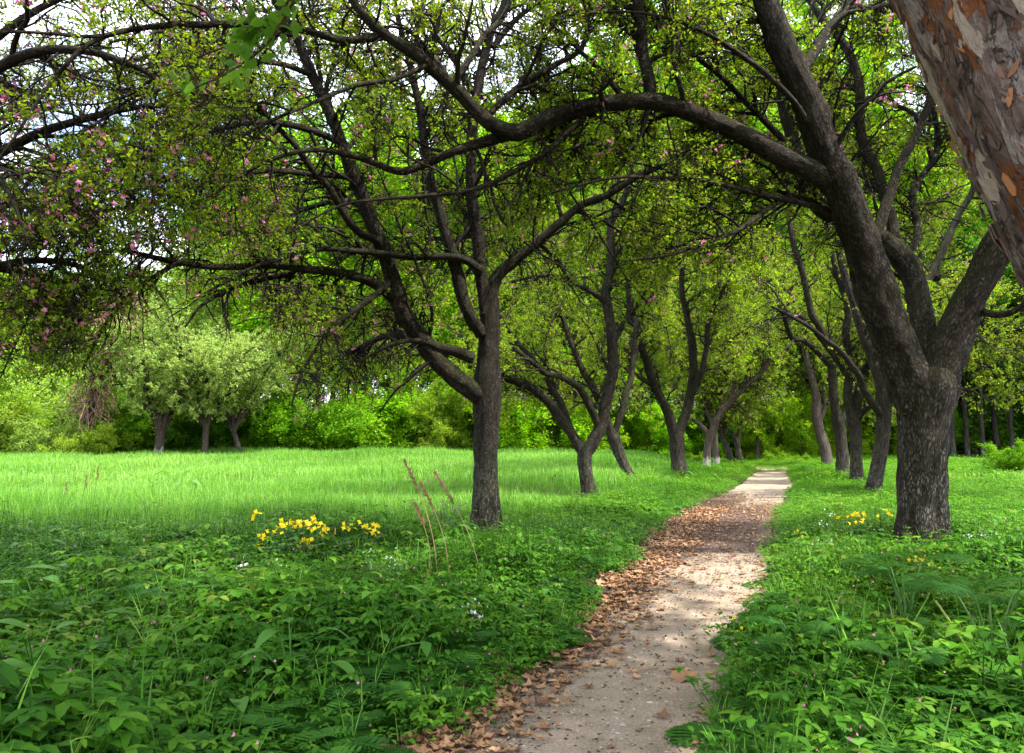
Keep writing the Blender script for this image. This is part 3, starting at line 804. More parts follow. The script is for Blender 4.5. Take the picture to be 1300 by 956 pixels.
crab('crab apple on the meadow side, its long low boughs reaching left over the grass', trunk_base(617, 682, Y), [tr, T1, T2, T3, La, Lb, Lc, Ld, Le, Lf, Lg, Lh, Li, Lj, Lk, Ll, Lm, Ln, Lo, Lp, Lq, Lr, Ls, Lt],
     n1=310, n2_=4800, n3=28000, ros=23000, per=5, leaf=.046, flowers=3600, away=(0, .35, 0), w3=.003, L1=1.5, L2=.85, L3=.32, K=14, near=True, rough=.19, zmin=1.45, droop=.16)

# ---- the flaking trunk close to the eye, its boughs above the picture shading the path
Y = 2.0
tr = [[1.94, 2.1, -.15, .30], [1.90, 2.1, .15, .255], [1.83, 2.07, .8, .235]] + [[*at(u_, v_, Y), h_ * Y / FPX] for u_, v_, h_ in [(1488, 430, 110), (1434, 350, 106), (1394, 280, 104), (1348, 190, 104), (1309, 100, 105), (1272, 0, 110), (1235, -90, 114), (1205, -170, 110)]]
top = np.array(tr[-1][:3])
def arm(pts, r0, r1):
    p = np.vstack([top - np.array([0, 0, .25]), np.asarray(pts, dtype=float)])
    return [[*q, r0 + (r1 - r0) * k / (len(p) - 1)] for k, q in enumerate(p)]
N_A = arm([(.8, 2.4, 3.6), (.2, 2.9, 4.3), (-.7, 3.3, 4.9), (-1.8, 3.8, 5.3), (-2.9, 4.4, 5.5), (-3.9, 5.2, 5.4)], .10, .02)
N_B = arm([(1.4, 2.7, 3.8), (1.5, 3.6, 4.7), (1.7, 4.7, 5.5), (1.6, 5.8, 6.1), (1.3, 7.0, 6.6)], .11, .02)
N_C = arm([(1.8, 2.2, 3.6), (2.8, 2.8, 4.4), (4.0, 3.5, 5.0), (5.2, 4.4, 5.3), (6.2, 5.2, 5.4)], .10, .02)
N_D = arm([(.9, 1.7, 3.5), (.3, 1.0, 4.2), (-.7, .3, 4.7), (-1.9, -.2, 5.0), (-3.2, -.4, 5.1)], .09, .02)
N_E = arm([(1.5, 1.6, 3.6), (2.2, .6, 4.3), (3.1, -.4, 4.8), (4.2, -1.2, 5.1)], .09, .02)
N_F = arm([(1.0, 2.3, 3.9), (.4, 3.3, 4.9), (-.1, 4.5, 5.8), (-.8, 5.8, 6.3), (-1.6, 7.0, 6.7)], .08, .02)
N_J = arm([(2.0, 2.7, 3.9), (2.5, 3.6, 4.8), (3.1, 4.8, 5.5), (3.6, 6.0, 5.9), (4.0, 7.2, 6.1)], .09, .02)
N_G = arm([(.7, 2.2, 3.4), (-.3, 2.4, 3.9), (-1.6, 2.7, 4.4), (-3.0, 3.1, 4.7), (-4.4, 3.7, 4.8)], .07, .015)
# the spray of larger fresh leaves hanging in from the top of the picture
N_H = [[*p, r] for p, r in zip([(-.55, 3.2, 4.75), (-.75, 3.4, 4.1), (-.95, 3.5, 3.55), (-1.12, 3.5, 3.2), (-1.35, 3.5, 3.02), (-1.60, 3.5, 2.92)], [.012, .010, .008, .006, .004, .003])]
N_I = [[*p, r] for p, r in zip([(-.95, 3.5, 3.55), (-1.1, 3.55, 3.35), (-1.32, 3.6, 3.24), (-1.5, 3.6, 3.16)], [.006, .005, .004, .003])]


def above_frame(P):
    u, v, zc = project(P)
    return ~((zc > .3) & (v > -25) & (u > -60) & (u < 1360)).any(1)


def spray(root, base):
    lb = Bag()
    P = np.array([spline(N_H, 24)[13:, :3], spline(N_H, 24)[13:, :3], spline(N_I, 24)[6:17, :3]])
    pos, d = rosettes(P, 44, 3, .75, tmin=0, jit=.03)
    d[:, 2] -= .1
    leaf_batch(lb, pos, nrm(d), .085 * rng.uniform(.6, 1.15, len(pos)), asp=.58, six=True, fold=.18, upn=.9)
    lb.build('foliage', M_NEARLEAF, root, base)['label'] = 'spray of large fresh green leaves hanging in close to the eye'


def flakes(P, Rr, n):
    S = len(P)
    T = nrm(np.gradient(P, axis=0)); ax0 = np.array([0., 1, 0])
    k = rng.integers(8, S - 2, n) + rng.random(n)
    i = k.astype(int); f = (k - i)[:, None]
    c = P[i] * (1 - f) + P[i + 1] * f; t = T[i]; r = Rr[i]
    u = nrm(np.cross(t, ax0)); w = np.cross(t, u)
    a = rng.random(n) * 6.283
    nn = np.cos(a)[:, None] * u + np.sin(a)[:, None] * w
    sd = np.cross(t, nn)
    L = rng.uniform(.007, .028, n) * (1 + .8 * (rng.random(n) < .08)); W = L * rng.uniform(.16, .42, n)
    K = 7
    th = np.arange(K) * 2 * np.pi / K
    rad = rng.uniform(.45, 1.35, (n, K))
    X = np.cos(th)[None] * rad * L[:, None]; Y_ = np.sin(th)[None] * rad * W[:, None]
    rot = rng.normal(0, .35, (n, 1)); X, Y_ = X * np.cos(rot) - Y_ * np.sin(rot), X * np.sin(rot) + Y_ * np.cos(rot)
    lift = rng.uniform(.0, .5, (n, 1)) * (Y_ * rng.choice([-1, 1], (n, 1)) + W[:, None]) + rng.uniform(-.002, .006, (n, 1)) - (Y_ ** 2) / (2 * r[:, None])
    o = c + nn * (r[:, None] * 1.0 + .004)
    ring = o[:, None] + t[:, None] * X[..., None] + sd[:, None] * Y_[..., None] + nn[:, None] * lift[..., None]
    V = np.concatenate([o[:, None] + nn[:, None] * lift.mean(1)[:, None, None], ring, ring - nn[:, None] * .004 - nn[:, None] * .0], 1)
    F = [[0, 1 + q, 1 + (q + 1) % K] for q in range(K)]
    G = [[1 + q, 1 + K + q, 1 + K + (q + 1) % K, 1 + (q + 1) % K] for q in range(K)]
    m = V.shape[1]; off = (np.arange(n) * m)[:, None, None]
    tint = np.clip(vnoise(o * np.array([13, 13, 7.0])) * 1.0 + rng.random(n) * .34 - .16, 0, 1)
    b = Bag(); b.add(V.reshape(-1, 3), (np.array(F)[None] + off).reshape(-1, 3), (np.array(G)[None] + off).reshape(-1, 4), np.repeat(tint, m))
    return b


M_FLAKE = leaf_mat('bark_flake', [(0, (.035, .022, .017)), (.40, (.075, .050, .040)), (.55, (.12, .085, .070)), (.66, (.17, .070, .028)), (.76, (.24, .095, .034)), (.84, (.19, .15, .125)), (1, (.34, .28, .23))], trans=.0, rough=.7, spec=.25)


def near_extra(root, base):
    spray(root, base)
    q = spline(tr, 60)
    flakes(q[:, :3], q[:, 3], 1500).build('flaking_bark', M_FLAKE, root, base, smooth=False)


crab('old tree close by on the right with flaking orange and cream bark', (1.94, 2.1, float(zf(1.94, 2.1)) - .05), [tr, N_A, N_B, N_C, N_D, N_E, N_F, N_G, N_J, N_H, N_I],
     bark=M_FLAKY, n1=240, n2_=2400, n3=5600, ros=36000, per=5, leaf=.074, flowers=0, L1=2.0, L2=1.0, K=40, kt=3, rough=.16, dmin=2.2, zmin=2.2, keepfn=above_frame, extra=near_extra, prune=False)

# ---- a neighbour just outside the picture on the left, its crown hanging in from the edge
L0 = np.array([-7.3, 7.6, float(zf(-7.3, 7.6))])
tr0 = [[*(L0 + np.array([0, 0, -.12])), .24], [*(L0 + np.array([.02, 0, .3])), .19], [*(L0 + np.array([.1, .02, 1.1])), .175], [*(L0 + np.array([.15, .05, 1.9])), .18]]
tip = np.array(tr0[-1][:3]) - np.array([0, 0, .15])
def bough(pts, r0, r1):
    p = np.vstack([tip, np.asarray(pts, dtype=float)])
    return [[*q, r0 + (r1 - r0) * k / (len(p) - 1)] for k, q in enumerate(p)]
Z_ = [bough([(-6.6, 7.5, 2.9), (-5.9, 7.3, 3.9), (-5.1, 7.1, 4.6), (-4.2, 6.9, 4.9), (-3.4, 6.8, 4.7), (-2.8, 6.7, 4.3)], .10, .012),
      bough([(-6.8, 7.9, 3.0), (-6.1, 8.3, 4.1), (-5.2, 8.7, 4.9), (-4.2, 9.0, 5.3), (-3.2, 9.2, 5.3)], .10, .012),
      bough([(-6.5, 7.3, 2.6), (-5.8, 6.9, 3.3), (-5.1, 6.5, 3.7), (-4.5, 6.2, 3.7), (-4.0, 6.0, 3.4), (-3.7, 5.9, 2.9)], .08, .01),
      bough([(-6.6, 7.8, 2.5), (-5.9, 8.1, 3.0), (-5.2, 8.4, 3.3), (-4.6, 8.6, 3.2), (-4.2, 8.7, 2.8)], .08, .01),
      bough([(-7.0, 7.2, 3.2), (-6.4, 6.5, 4.6), (-5.6, 5.9, 5.6), (-4.6, 5.5, 6.0)], .09, .012),
      bough([(-6.9, 7.2, 3.6), (-6.2, 6.9, 5.2), (-5.2, 6.7, 6.2), (-4.0, 6.6, 6.5), (-2.8, 6.8, 6.3)], .09, .012),
      bough([(-6.8, 7.7, 3.4), (-6.0, 7.9, 5.0), (-4.8, 8.2, 6.2), (-3.4, 8.6, 6.8)], .09, .012),
      bough([(-7.6, 8.0, 3.2), (-7.8, 8.6, 4.6), (-7.5, 9.4, 5.6), (-6.8, 10.2, 6.1)], .09, .012),
      bough([(-8.0, 7.0, 3.0), (-8.8, 6.4, 4.0), (-9.7, 6.0, 4.6)], .08, .012),
      bough([(-6.7, 7.5, 3.4), (-6.2, 7.4, 4.9), (-5.4, 7.3, 6.0), (-4.5, 7.4, 6.6)], .08, .012)]
crab('dense crab apple standing at the left edge, its blossoming crown hanging into the picture', L0, [tr0] + Z_,
     n1=170, n2_=2600, n3=13000, ros=7500, per=5, leaf=.046, flowers=3600, L1=1.7, L2=.9, L3=.32, up=.45, K=14, near=True, rough=.13, zmin=1.5, droop=.16, w3=.003, prune=True)

# ---- the rest of the two rows, going away along the path
def row_tree(label, base, limbs, **kw):
    a = dict(n1=120, n2_=1500, n3=6200, ros=10500, per=5, leaf=.062, flowers=260, L1=2.0, L2=.95, L3=.36, K=10, kt=3, dmin=3, zmin=1.75, rough=.12, fl_size=.026)
    a.update(kw)
    return crab(label, base, limbs, **a)


Y = 18.0
row_tree('dark crooked crab apple forking low, second in the left row', trunk_base(746, 642, Y), [
    with_base([(750, 642, 11), (744, 605, 10), (742, 580, 11), (744, 568, 11)], Y),
    limb([(741, 575, 9, 18), (733, 563, 8, 18), (715, 537, 7.5, 17.9), (697, 512, 7, 17.8), (672, 491, 6.5, 17.7), (645, 480, 6, 17.6), (610, 472, 5, 17.4), (570, 450, 3.5, 17.2), (520, 440, 2, 17)]),
    limb([(733, 562, 6, 18), (724, 545, 6, 18.2), (714, 520, 5.5, 18.3), (704, 498, 5, 18.5), (692, 478, 4.5, 18.6), (670, 450, 4, 18.8), (640, 410, 3, 19), (620, 350, 2, 19)]),
    cont(limb([(745, 572, 10, 18), (756, 555, 9.5, 18), (766, 530, 9, 18), (774, 490, 8.5, 18), (778, 450, 8, 18), (774, 405, 7.5, 18), (770, 370, 7, 18), (777, 325, 6, 18), (775, 290, 5.5, 18), (788, 260, 5, 18), (800, 225, 4, 18)]), (.1, 0, .9), 4, .5),
    limb([(771, 386, 5, 18), (752, 370, 4, 17.8), (722, 358, 3.5, 17.6), (690, 350, 3, 17.4), (640, 360, 2, 17.2)]),
    limb([(762, 545, 6, 18), (748, 515, 5.5, 17.8), (735, 492, 5, 17.6), (714, 478, 4.5, 17.4), (690, 472, 4, 17.2), (650, 440, 3, 17)]),
    limb([(777, 330, 4, 18), (800, 300, 3.5, 17.8), (840, 285, 3, 17.6), (880, 290, 2, 17.4)]),
    limb([(776, 440, 4, 18), (800, 400, 3.5, 18.3), (830, 370, 3, 18.6), (850, 330, 2, 19)])], zmin=2.1)

Y = 24.0
row_tree('crab apple with a burred trunk leaning left behind the low-forked one', trunk_base(803, 618, Y), [
    with_base([(803, 618, 7), (796, 597, 7), (788, 580, 7.5), (781, 562, 9), (775, 545, 8)], Y),
    cont(limb([(777, 552, 6, 24), (766, 520, 5.5, 24), (752, 490, 5, 24), (735, 460, 4.5, 24), (720, 420, 4, 24), (700, 360, 3, 24)]), (-.3, 0, .9), 4, .7),
    limb([(778, 556, 5, 24), (790, 520, 5, 24), (800, 480, 4.5, 24.3), (806, 430, 4, 24.6), (815, 380, 3, 25), (830, 320, 2, 25)]),
    limb([(770, 525, 4, 24), (740, 505, 3.5, 23.6), (705, 490, 3, 23.2), (660, 470, 2, 22.8)])], n3=3000, ros=7500, leaf=.075)

Y = 27.5
row_tree('grey crab apple parting into two tall boughs, third in the left row', trunk_base(862, 608, Y), [
    with_base([(863, 608, 12), (861, 585, 10.5), (859, 560, 11), (858, 548, 11)], Y),
    cont(limb([(856, 552, 8, 27.5), (846, 520, 7, 27.3), (832, 492, 6.5, 27.2), (823, 465, 6, 27), (810, 430, 5, 26.8), (800, 390, 4.5, 26.6), (795, 340, 3, 26.5)]), (-.2, 0, .9), 4, .8),
    cont(limb([(860, 552, 8, 27.5), (872, 520, 7, 27.6), (880, 480, 6.5, 27.8), (879, 440, 6, 28), (872, 400, 5, 28), (865, 355, 4, 28), (870, 300, 3, 28)]), (.1, .1, .9), 4, .8),
    limb([(876, 505, 5, 27.6), (890, 475, 4.5, 27.4), (897, 440, 4, 27.2), (903, 400, 3.5, 27), (925, 350, 2.5, 26.8), (930, 290, 1.5, 26.6)]),
    limb([(830, 490, 4, 27.2), (805, 475, 3.5, 26.8), (780, 460, 3, 26.4), (745, 450, 2, 26)])], leaf=.075)

Y = 34.0
row_tree('slender crab apple with whitewashed foot and a long bough bending right over the path', trunk_base(897, 596, Y), [
    with_base([(897, 596, 5.5), (898, 570, 5.3), (902, 548, 6)], Y),
    cont(limb([(901, 552, 5, 34), (912, 530, 4.8, 34), (925, 512, 4.5, 34), (945, 492, 4.2, 34), (968, 470, 4, 34), (985, 440, 3.2, 34), (1000, 400, 2.5, 34)]), (.3, 0, .9), 3, .8),
    cont(limb([(900, 552, 4, 34), (890, 540, 3.5, 34), (878, 530, 3, 34), (860, 500, 2.5, 34), (850, 460, 2, 34)]), (-.2, 0, .9), 4, .9),
    limb([(926, 512, 3.5, 34), (932, 480, 3, 34), (920, 450, 2.5, 34), (925, 400, 2, 34), (915, 350, 1.5, 34)])], bark=M_BARKW, leaf=.09, n3=2400, ros=6500)

Y = 38.0
row_tree('slim crab apple with whitewashed foot, just right of another whitewashed one', trunk_base(910, 591, Y), [
    with_base([(910, 591, 4.5), (908, 565, 4.5), (906, 545, 4.5)], Y),
    cont(limb([(907, 548, 4, 38), (915, 510, 3.5, 38), (918, 470, 3, 38), (912, 420, 2.5, 38)]), (0, 0, 1), 4, .8),
    limb([(907, 550, 3, 38), (895, 510, 2.5, 38), (880, 470, 2, 38), (870, 420, 1.5, 38)])], bark=M_BARKW, leaf=.10, n3=2000, ros=5000)

Y = 40.0
row_tree('thin dark crab apple leaning left near the far end of the left row', trunk_base(929, 587, Y), [
    with_base([(930, 587, 4.5), (923, 570, 4.5), (916, 552, 4.2)], Y),
    cont(limb([(917, 555, 4, 40), (910, 520, 3.5, 40), (900, 480, 3, 40), (890, 440, 2.5, 40)]), (-.1, 0, 1), 3, .9),
    limb([(917, 555, 3, 40), (925, 520, 2.5, 40), (940, 480, 2, 40), (960, 440, 1.5, 40)])], leaf=.10, n3=2000, ros=5000)
Y = 42.0
row_tree('farthest crab apple of the left row, dark and forked like a Y', trunk_base(938, 584, Y), [
    with_base([(940, 584, 4.5), (937, 570, 4.2), (935, 558, 4.5)], Y),
    cont(limb([(935, 560, 3.5, 42), (927, 545, 3, 42), (921, 530, 3, 42), (925, 490, 2.5, 42), (920, 440, 2, 42)]), (-.1, 0, 1), 3, .9),
    cont(limb([(936, 560, 3.5, 42), (940, 540, 3, 42), (938, 520, 3, 42), (950, 480, 2.5, 42), (960, 430, 2, 42)]), (.2, 0, 1), 3, .9)], leaf=.10, n3=2000, ros=5000)

Y = 18.0
row_tree('brown crab apple leaning a little right, next behind the broad arching one', trunk_base(1109, 642, Y), [
    with_base([(1107, 642, 11.5), (1112, 605, 10.5), (1119, 565, 10), (1122, 525, 10.5), (1121, 500, 11)], Y),
    cont(limb([(1121, 505, 8, 18), (1110, 460, 7.5, 18), (1094, 420, 7, 18), (1082, 380, 6, 18), (1068, 330, 5, 18), (1060, 260, 4, 18)]), (-.2, 0, .9), 3, .6),
    cont(limb([(1122, 505, 9, 18), (1140, 450, 8, 18.2), (1160, 390, 7, 18.5), (1190, 330, 6, 18.8), (1230, 250, 4.5, 19)]), (.4, .1, .8), 4, .7),
    limb([(1121, 530, 6, 18), (1100, 500, 5.5, 17.7), (1085, 470, 5, 17.4), (1060, 440, 4, 17), (1020, 410, 3, 16.6), (980, 390, 2, 16.2)]),
    limb([(1125, 490, 6, 18), (1160, 470, 5, 17.8), (1210, 440, 4, 17.5), (1270, 420, 3, 17.2), (1330, 420, 2, 17)])])

Y = 24.5
row_tree('crab apple third in the right row, its bough crossing to the one behind', trunk_base(1087, 616, Y), [
    with_base([(1088, 616, 9), (1087, 580, 8), (1086, 548, 8.5), (1082, 530, 9)], Y),
    cont(limb([(1082, 535, 7, 24.5), (1076, 500, 6.5, 24.5), (1080, 465, 6, 24.4), (1074, 430, 5.5, 24.3), (1076, 390, 5, 24.2), (1060, 340, 4, 24), (1055, 300, 3, 24)]), (-.1, 0, 1), 3, .7),
    cont(limb([(1084, 535, 7.5, 24.5), (1090, 500, 7, 24.6), (1100, 470, 6.5, 24.7), (1112, 440, 6, 24.8), (1125, 390, 5, 25), (1150, 330, 4, 25)]), (.3, 0, .9), 4, .8),
    limb([(1088, 530, 5, 24.5), (1105, 515, 4.5, 24.2), (1125, 505, 4, 24), (1160, 480, 3, 23.6)]),
    limb([(1078, 480, 4.5, 24.4), (1050, 440, 4, 24), (1015, 400, 3, 23.5), (985, 370, 2, 23)])], leaf=.07)

Y = 29.0
row_tree('crab apple fourth in the right row with a bare bough curving out over the path', trunk_base(1069, 607, Y), [
    with_base([(1070, 607, 9), (1069, 575, 8.5), (1066, 545, 8.5), (1062, 530, 8)], Y),
    cont(limb([(1063, 535, 7, 29), (1058, 500, 6.5, 29), (1055, 460, 6, 29), (1048, 430, 5.5, 29), (1030, 395, 5, 29), (1020, 350, 4.5, 29), (1005, 300, 4, 29), (1000, 240, 3, 29)]), (-.1, 0, 1), 3, .8),
    limb([(1055, 466, 4.5, 29), (1040, 450, 4, 28.7), (1022, 433, 4, 28.3), (1006, 429, 4, 28), (996, 402, 3.8, 27.6), (980, 366, 3.5, 27.2), (958, 338, 3, 26.8), (930, 322, 2.5, 26.4), (880, 310, 2, 26)]),
    cont(limb([(1066, 545, 6, 29), (1080, 510, 5, 29.4), (1095, 460, 4.5, 30), (1110, 400, 4, 30.5)]), (.3, .2, .9), 4, .8)], leaf=.075)

Y = 38.0
row_tree('pale twisted crab apple leaning left at the far end of the right row', trunk_base(1050, 586, Y), [
    with_base([(1050, 586, 8), (1047, 568, 7.5), (1040, 545, 7), (1036, 520, 7), (1037, 505, 6)], Y),
    cont(limb([(1037, 512, 6, 38), (1034, 492, 5.5, 38), (1030, 478, 5, 38), (1020, 440, 4, 38), (1010, 390, 3, 38)]), (-.2, 0, .9), 3, .9),
    limb([(1040, 535, 4, 38), (1047, 515, 3.5, 38), (1046, 495, 3, 38), (1060, 450, 2.5, 38), (1075, 400, 2, 38)])], bark=M_BARKP, leaf=.095, n3=2000, ros=5500)
# ------------------------------------------------------------------ pale apple trees across the meadow
M_PALE = leaf_mat('pale_leaf', [(0, (.17, .27, .04)), (.5, (.25, .37, .06)), (1, (.42, .50, .17))], trans=.5, tcol=(1.15, 1.15, .7))


def wild_limbs(base, rows, n, h, spread, r):
    """trunk from measured rows, plus n boughs that fan out above its fork"""
    fork = np.array(rows[-1][:3])
    L = [rows]
    for k in range(n):
        a = 2 * np.pi * (k + rng.random() * .6) / n
        p = [fork - np.array([0, 0, .2])]
        d = nrm(np.array([math.cos(a) * spread, math.sin(a) * spread, h]) * 1.0)
        ln = math.hypot(h, spread) * rng.uniform(.8, 1.1)
        for s in range(6):
            p.append(p[-1] + d * ln / 6)
            d = nrm(d + rng.normal(size=3) * .16 + np.array([math.cos(a), math.sin(a), -.12]) * .12)
        L.append([[*q, r * (1 - .8 * i / 6)] for i, q in enumerate(p)])
    return L


for (rows, Y, lab, n, h, sp, r, bk) in [
    ([(201, 577, 6.5), (203, 560, 6.0), (205, 545, 6.5)], 40.0, 'pale apple tree with a forked whitewashed trunk at the far edge of the meadow', 8, 6.4, 3.4, .14, M_BARKW),
    ([(260, 578, 4.5), (261, 555, 4.2), (262, 540, 4.5)], 41.0, 'apple tree with a straight grey trunk, middle one of three across the meadow', 7, 6.6, 2.8, .11, M_BARKP),
    ([(305, 578, 4), (301, 562, 3.8), (296, 545, 3.6)], 43.0, 'leaning pale apple tree with a white flowering crown across the meadow', 8, 7.8, 4.0, .10, M_BARKP)]:
    rw = with_base(rows, Y)
    row_tree(lab, trunk_base(rows[0][0], rows[0][1], Y), wild_limbs(None, rw, n, h, sp, r), bark=bk, group='pale apple trees across the meadow', name='apple_tree',
             leafmat=M_PALE, leaf=.13, n1=120, n2_=800, n3=2400, ros=8500, flowers=0, zmin=2.3, L1=2.0, L2=1.0, prune=False)

for a, k in QUEUE:
    if k.get('prune', True): note_boughs(a[2])
for a, k in QUEUE: grow_crab(*a, **k)

# ------------------------------------------------------------------ the wood round the clearing: a few kinds, copied
def wood_kind(name, H, r, crown0, spread, nl, n1, n2_, ros, leaf, bark, flat=.7, upl=.55, asp=.6, lean=0.0, leafmat=None, sag=.12, n3=0):
    tb, lb = Bag(), Bag()
    zs = np.linspace(0, 1, 9)
    tr = np.stack([np.cumsum(rng.normal(size=9) * .10) * H / 18 + lean * zs, np.cumsum(rng.normal(size=9) * .10) * H / 18, zs * H * .97 - .2, r * (1.25 * (zs == 0) + (1 - .85 * zs) * (zs > 0))], 1)
    q = spline(tr, 24)
    tubes(tb, q[:, :3], q[:, 3], 10, rough=.10)
    P, Rr = [], []
    for k in range(nl):
        t = crown0 + (1 - crown0) * (k + rng.random()) / nl
        i = t * 23; j = min(int(i), 22)
        p0 = q[j, :3] + (q[j + 1, :3] - q[j, :3]) * (i - j)
        a = k * 2.4 + rng.random()
        rel = (t - crown0) / (1 - crown0)
        ln = spread * (math.sin(math.pi * min(1, .22 + .80 * rel)) ** .7) * rng.uniform(.75, 1.15)
        d = nrm(np.array([math.cos(a), math.sin(a), upl + .6 * rel ** 2]))
        pts = [p0]
        for s in range(11):
            d = nrm(d + rng.normal(size=3) * .10 + np.array([0, 0, -sag * .3]))
            pts.append(pts[-1] + d * ln / 11)
        P.append(pts); Rr.append(np.linspace(q[j, 3] * .45, .012, 12))
    P, Rr = np.array(P), np.array(Rr)
    P1, R1 = sprout(P, Rr, n1, spread * .55, 8, ang=(35, 75), up=.1, wig=.15, droop=.06, tmin=.2, rmax=.05, rmin=.008)
    P2, R2 = sprout(np.concatenate([P[:, :8], P1]), np.concatenate([Rr[:, :8], R1]), n2_, spread * .28, 5, ang=(30, 80), up=0, wig=.2, droop=.08, tmin=.25, rmax=.02, rmin=.006)
    tubes(tb, P, Rr, 5); tubes(tb, P1, R1, 4); tubes(tb, P2[:: 2], R2[:: 2], 3)
    pos, d = rosettes(np.concatenate([P2, P2, P1[:, 3:]]), ros, 5, .8, jit=leaf * .8) if P2.shape[1] == P1[:, 3:].shape[1] else rosettes(P2, ros, 5, .8, jit=leaf * .8)
    d[:, 2] *= .5; d = nrm(d)
    leaf_batch(lb, pos, d, leaf * rng.uniform(.6, 1.3, len(pos)), asp=asp, upn=flat)
    root = empty(name, (0, 0, 0), 'x', 'tree')
    a = tb.build('trunk', bark, root, bark=True)
    b = lb.build('crown', leafmat or M_FOREST, root, smooth=False)
    return [root, a, b, True]


def bush_kind(name, H, spread, ns, n1, ros, leaf, leafmat=None, flat=.6, cat='shrub'):
    tb, lb = Bag(), Bag()
    P, Rr = [], []
    for k in range(ns):
        a = rng.random() * 6.283
        o = rng.random() ** .5 * spread * .5
        p = np.array([math.cos(a) * o, math.sin(a) * o, -.1])
        d = nrm(np.array([math.cos(a) * rng.uniform(.1, .8), math.sin(a) * rng.uniform(.1, .8), 1]))
        ln = H * rng.uniform(.6, 1.1)
        pts = [p]
        for s in range(11):
            d = nrm(d + rng.normal(size=3) * .12 + np.array([0, 0, -.02 * s]))
            pts.append(pts[-1] + d * ln / 11)
        P.append(pts); Rr.append(np.linspace(.03, .006, 12))
    P, Rr = np.array(P), np.array(Rr)
    P1, R1 = sprout(P, Rr, n1, H * .35, 6, ang=(35, 80), up=0, wig=.2, droop=.10, tmin=.03, rmax=.02, rmin=.005)
    P1 = P1[:, :, :]; k = P1[:, :, 2].min(1) > -.3
    P1, R1 = P1[k], R1[k]
    tubes(tb, P, Rr, 5); tubes(tb, P1, R1, 3)
    pos, d = rosettes(np.concatenate([P1, P1, P[:, 6:]]), ros, 5, .8, jit=leaf * .8, tmin=.1)
    d[:, 2] *= .6
    leaf_batch(lb, pos, nrm(d), leaf * rng.uniform(.6, 1.3, len(pos)), asp=.6, upn=flat)
    root = empty(name, (0, 0, 0), 'x', cat)
    a = tb.build('stem', M_TWIG, root, bark=True)
    b = lb.build('foliage', leafmat or M_FOREST, root, smooth=False)
    return [root, a, b, True]


KIND = {
    'broad': wood_kind('broadleaf_tree', 20, .26, .22, 5.6, 22, 150, 900, 8500, .26, M_FTRUNK),
    'tall': wood_kind('broadleaf_tree', 23, .24, .30, 4.8, 24, 150, 900, 8000, .26, M_FTRUNK),
    'thin': wood_kind('broadleaf_tree', 17, .15, .34, 3.6, 18, 100, 600, 5200, .24, M_FTRUNK),
    'tier': wood_kind('young_hornbeam', 7.0, .07, .12, 3.2, 20, 130, 620, 5200, .15, M_FTRUNK, flat=1.6, upl=.12, sag=.10),
    'bush': bush_kind('leafy_shrub', 3.4, 2.0, 22, 380, 3800, .15),
    'thicket': bush_kind('leafy_shrub', 5.8, 2.8, 30, 520, 5600, .19),
    'low': bush_kind('low_bush', 1.3, 1.6, 26, 260, 2200, .13),
}


def put(kind, x, y, s, rot, col, label, group, sz=1.0):
    root, a, b, fresh = KIND[kind]
    if fresh:
        r, KIND[kind][3] = root, False
        parts = [a, b]
    else:
        r = root.copy(); COL.objects.link(r)
        parts = []
        for c in (a, b):
            d = c.copy(); COL.objects.link(d); d.parent = r; parts.append(d)
    r.location = (x, y, float(zf(x, y)) - .05)
    r.rotation_euler = (0, 0, rot)
    r.scale = (s, s, s * sz)
    r['label'] = label; r['group'] = group
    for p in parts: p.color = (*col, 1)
    return r


def ux(u, y): return (u - 650) / FPX * y


LIME, MID, DARK, PALE, YEL = (2.1, 1.75, 1.3), (1.25, 1.2, 1.0), (.6, .68, .8), (2.5, 1.6, 9.0), (2.3, 1.5, 3.0)  # leaf tints: DARK puts the wood's shade into the colour, LIME its sunlit glow
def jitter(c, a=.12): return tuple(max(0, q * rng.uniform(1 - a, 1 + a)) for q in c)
# left edge: pale sunlit thicket
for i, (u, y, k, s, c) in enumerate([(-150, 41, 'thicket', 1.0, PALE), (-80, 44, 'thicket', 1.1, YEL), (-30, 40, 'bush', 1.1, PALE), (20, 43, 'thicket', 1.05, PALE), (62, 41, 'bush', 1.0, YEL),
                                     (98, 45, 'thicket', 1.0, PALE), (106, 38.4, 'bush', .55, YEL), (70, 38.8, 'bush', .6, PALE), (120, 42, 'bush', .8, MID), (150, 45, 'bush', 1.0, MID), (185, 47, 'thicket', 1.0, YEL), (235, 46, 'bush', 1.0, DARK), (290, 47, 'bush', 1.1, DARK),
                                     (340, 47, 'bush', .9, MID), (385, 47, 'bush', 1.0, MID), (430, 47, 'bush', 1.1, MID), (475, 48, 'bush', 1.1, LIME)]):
    put(k, ux(u, y), y, s, rng.random() * 6, jitter(c), 'leafy bush in the pale sunlit thicket along the far left edge of the meadow' if i < 8 and u < 112 else 'green bush along the far edge of the meadow, below the wood', 'bushes along the meadow edge left' if i < 8 and u < 112 else 'bushes below the wood')
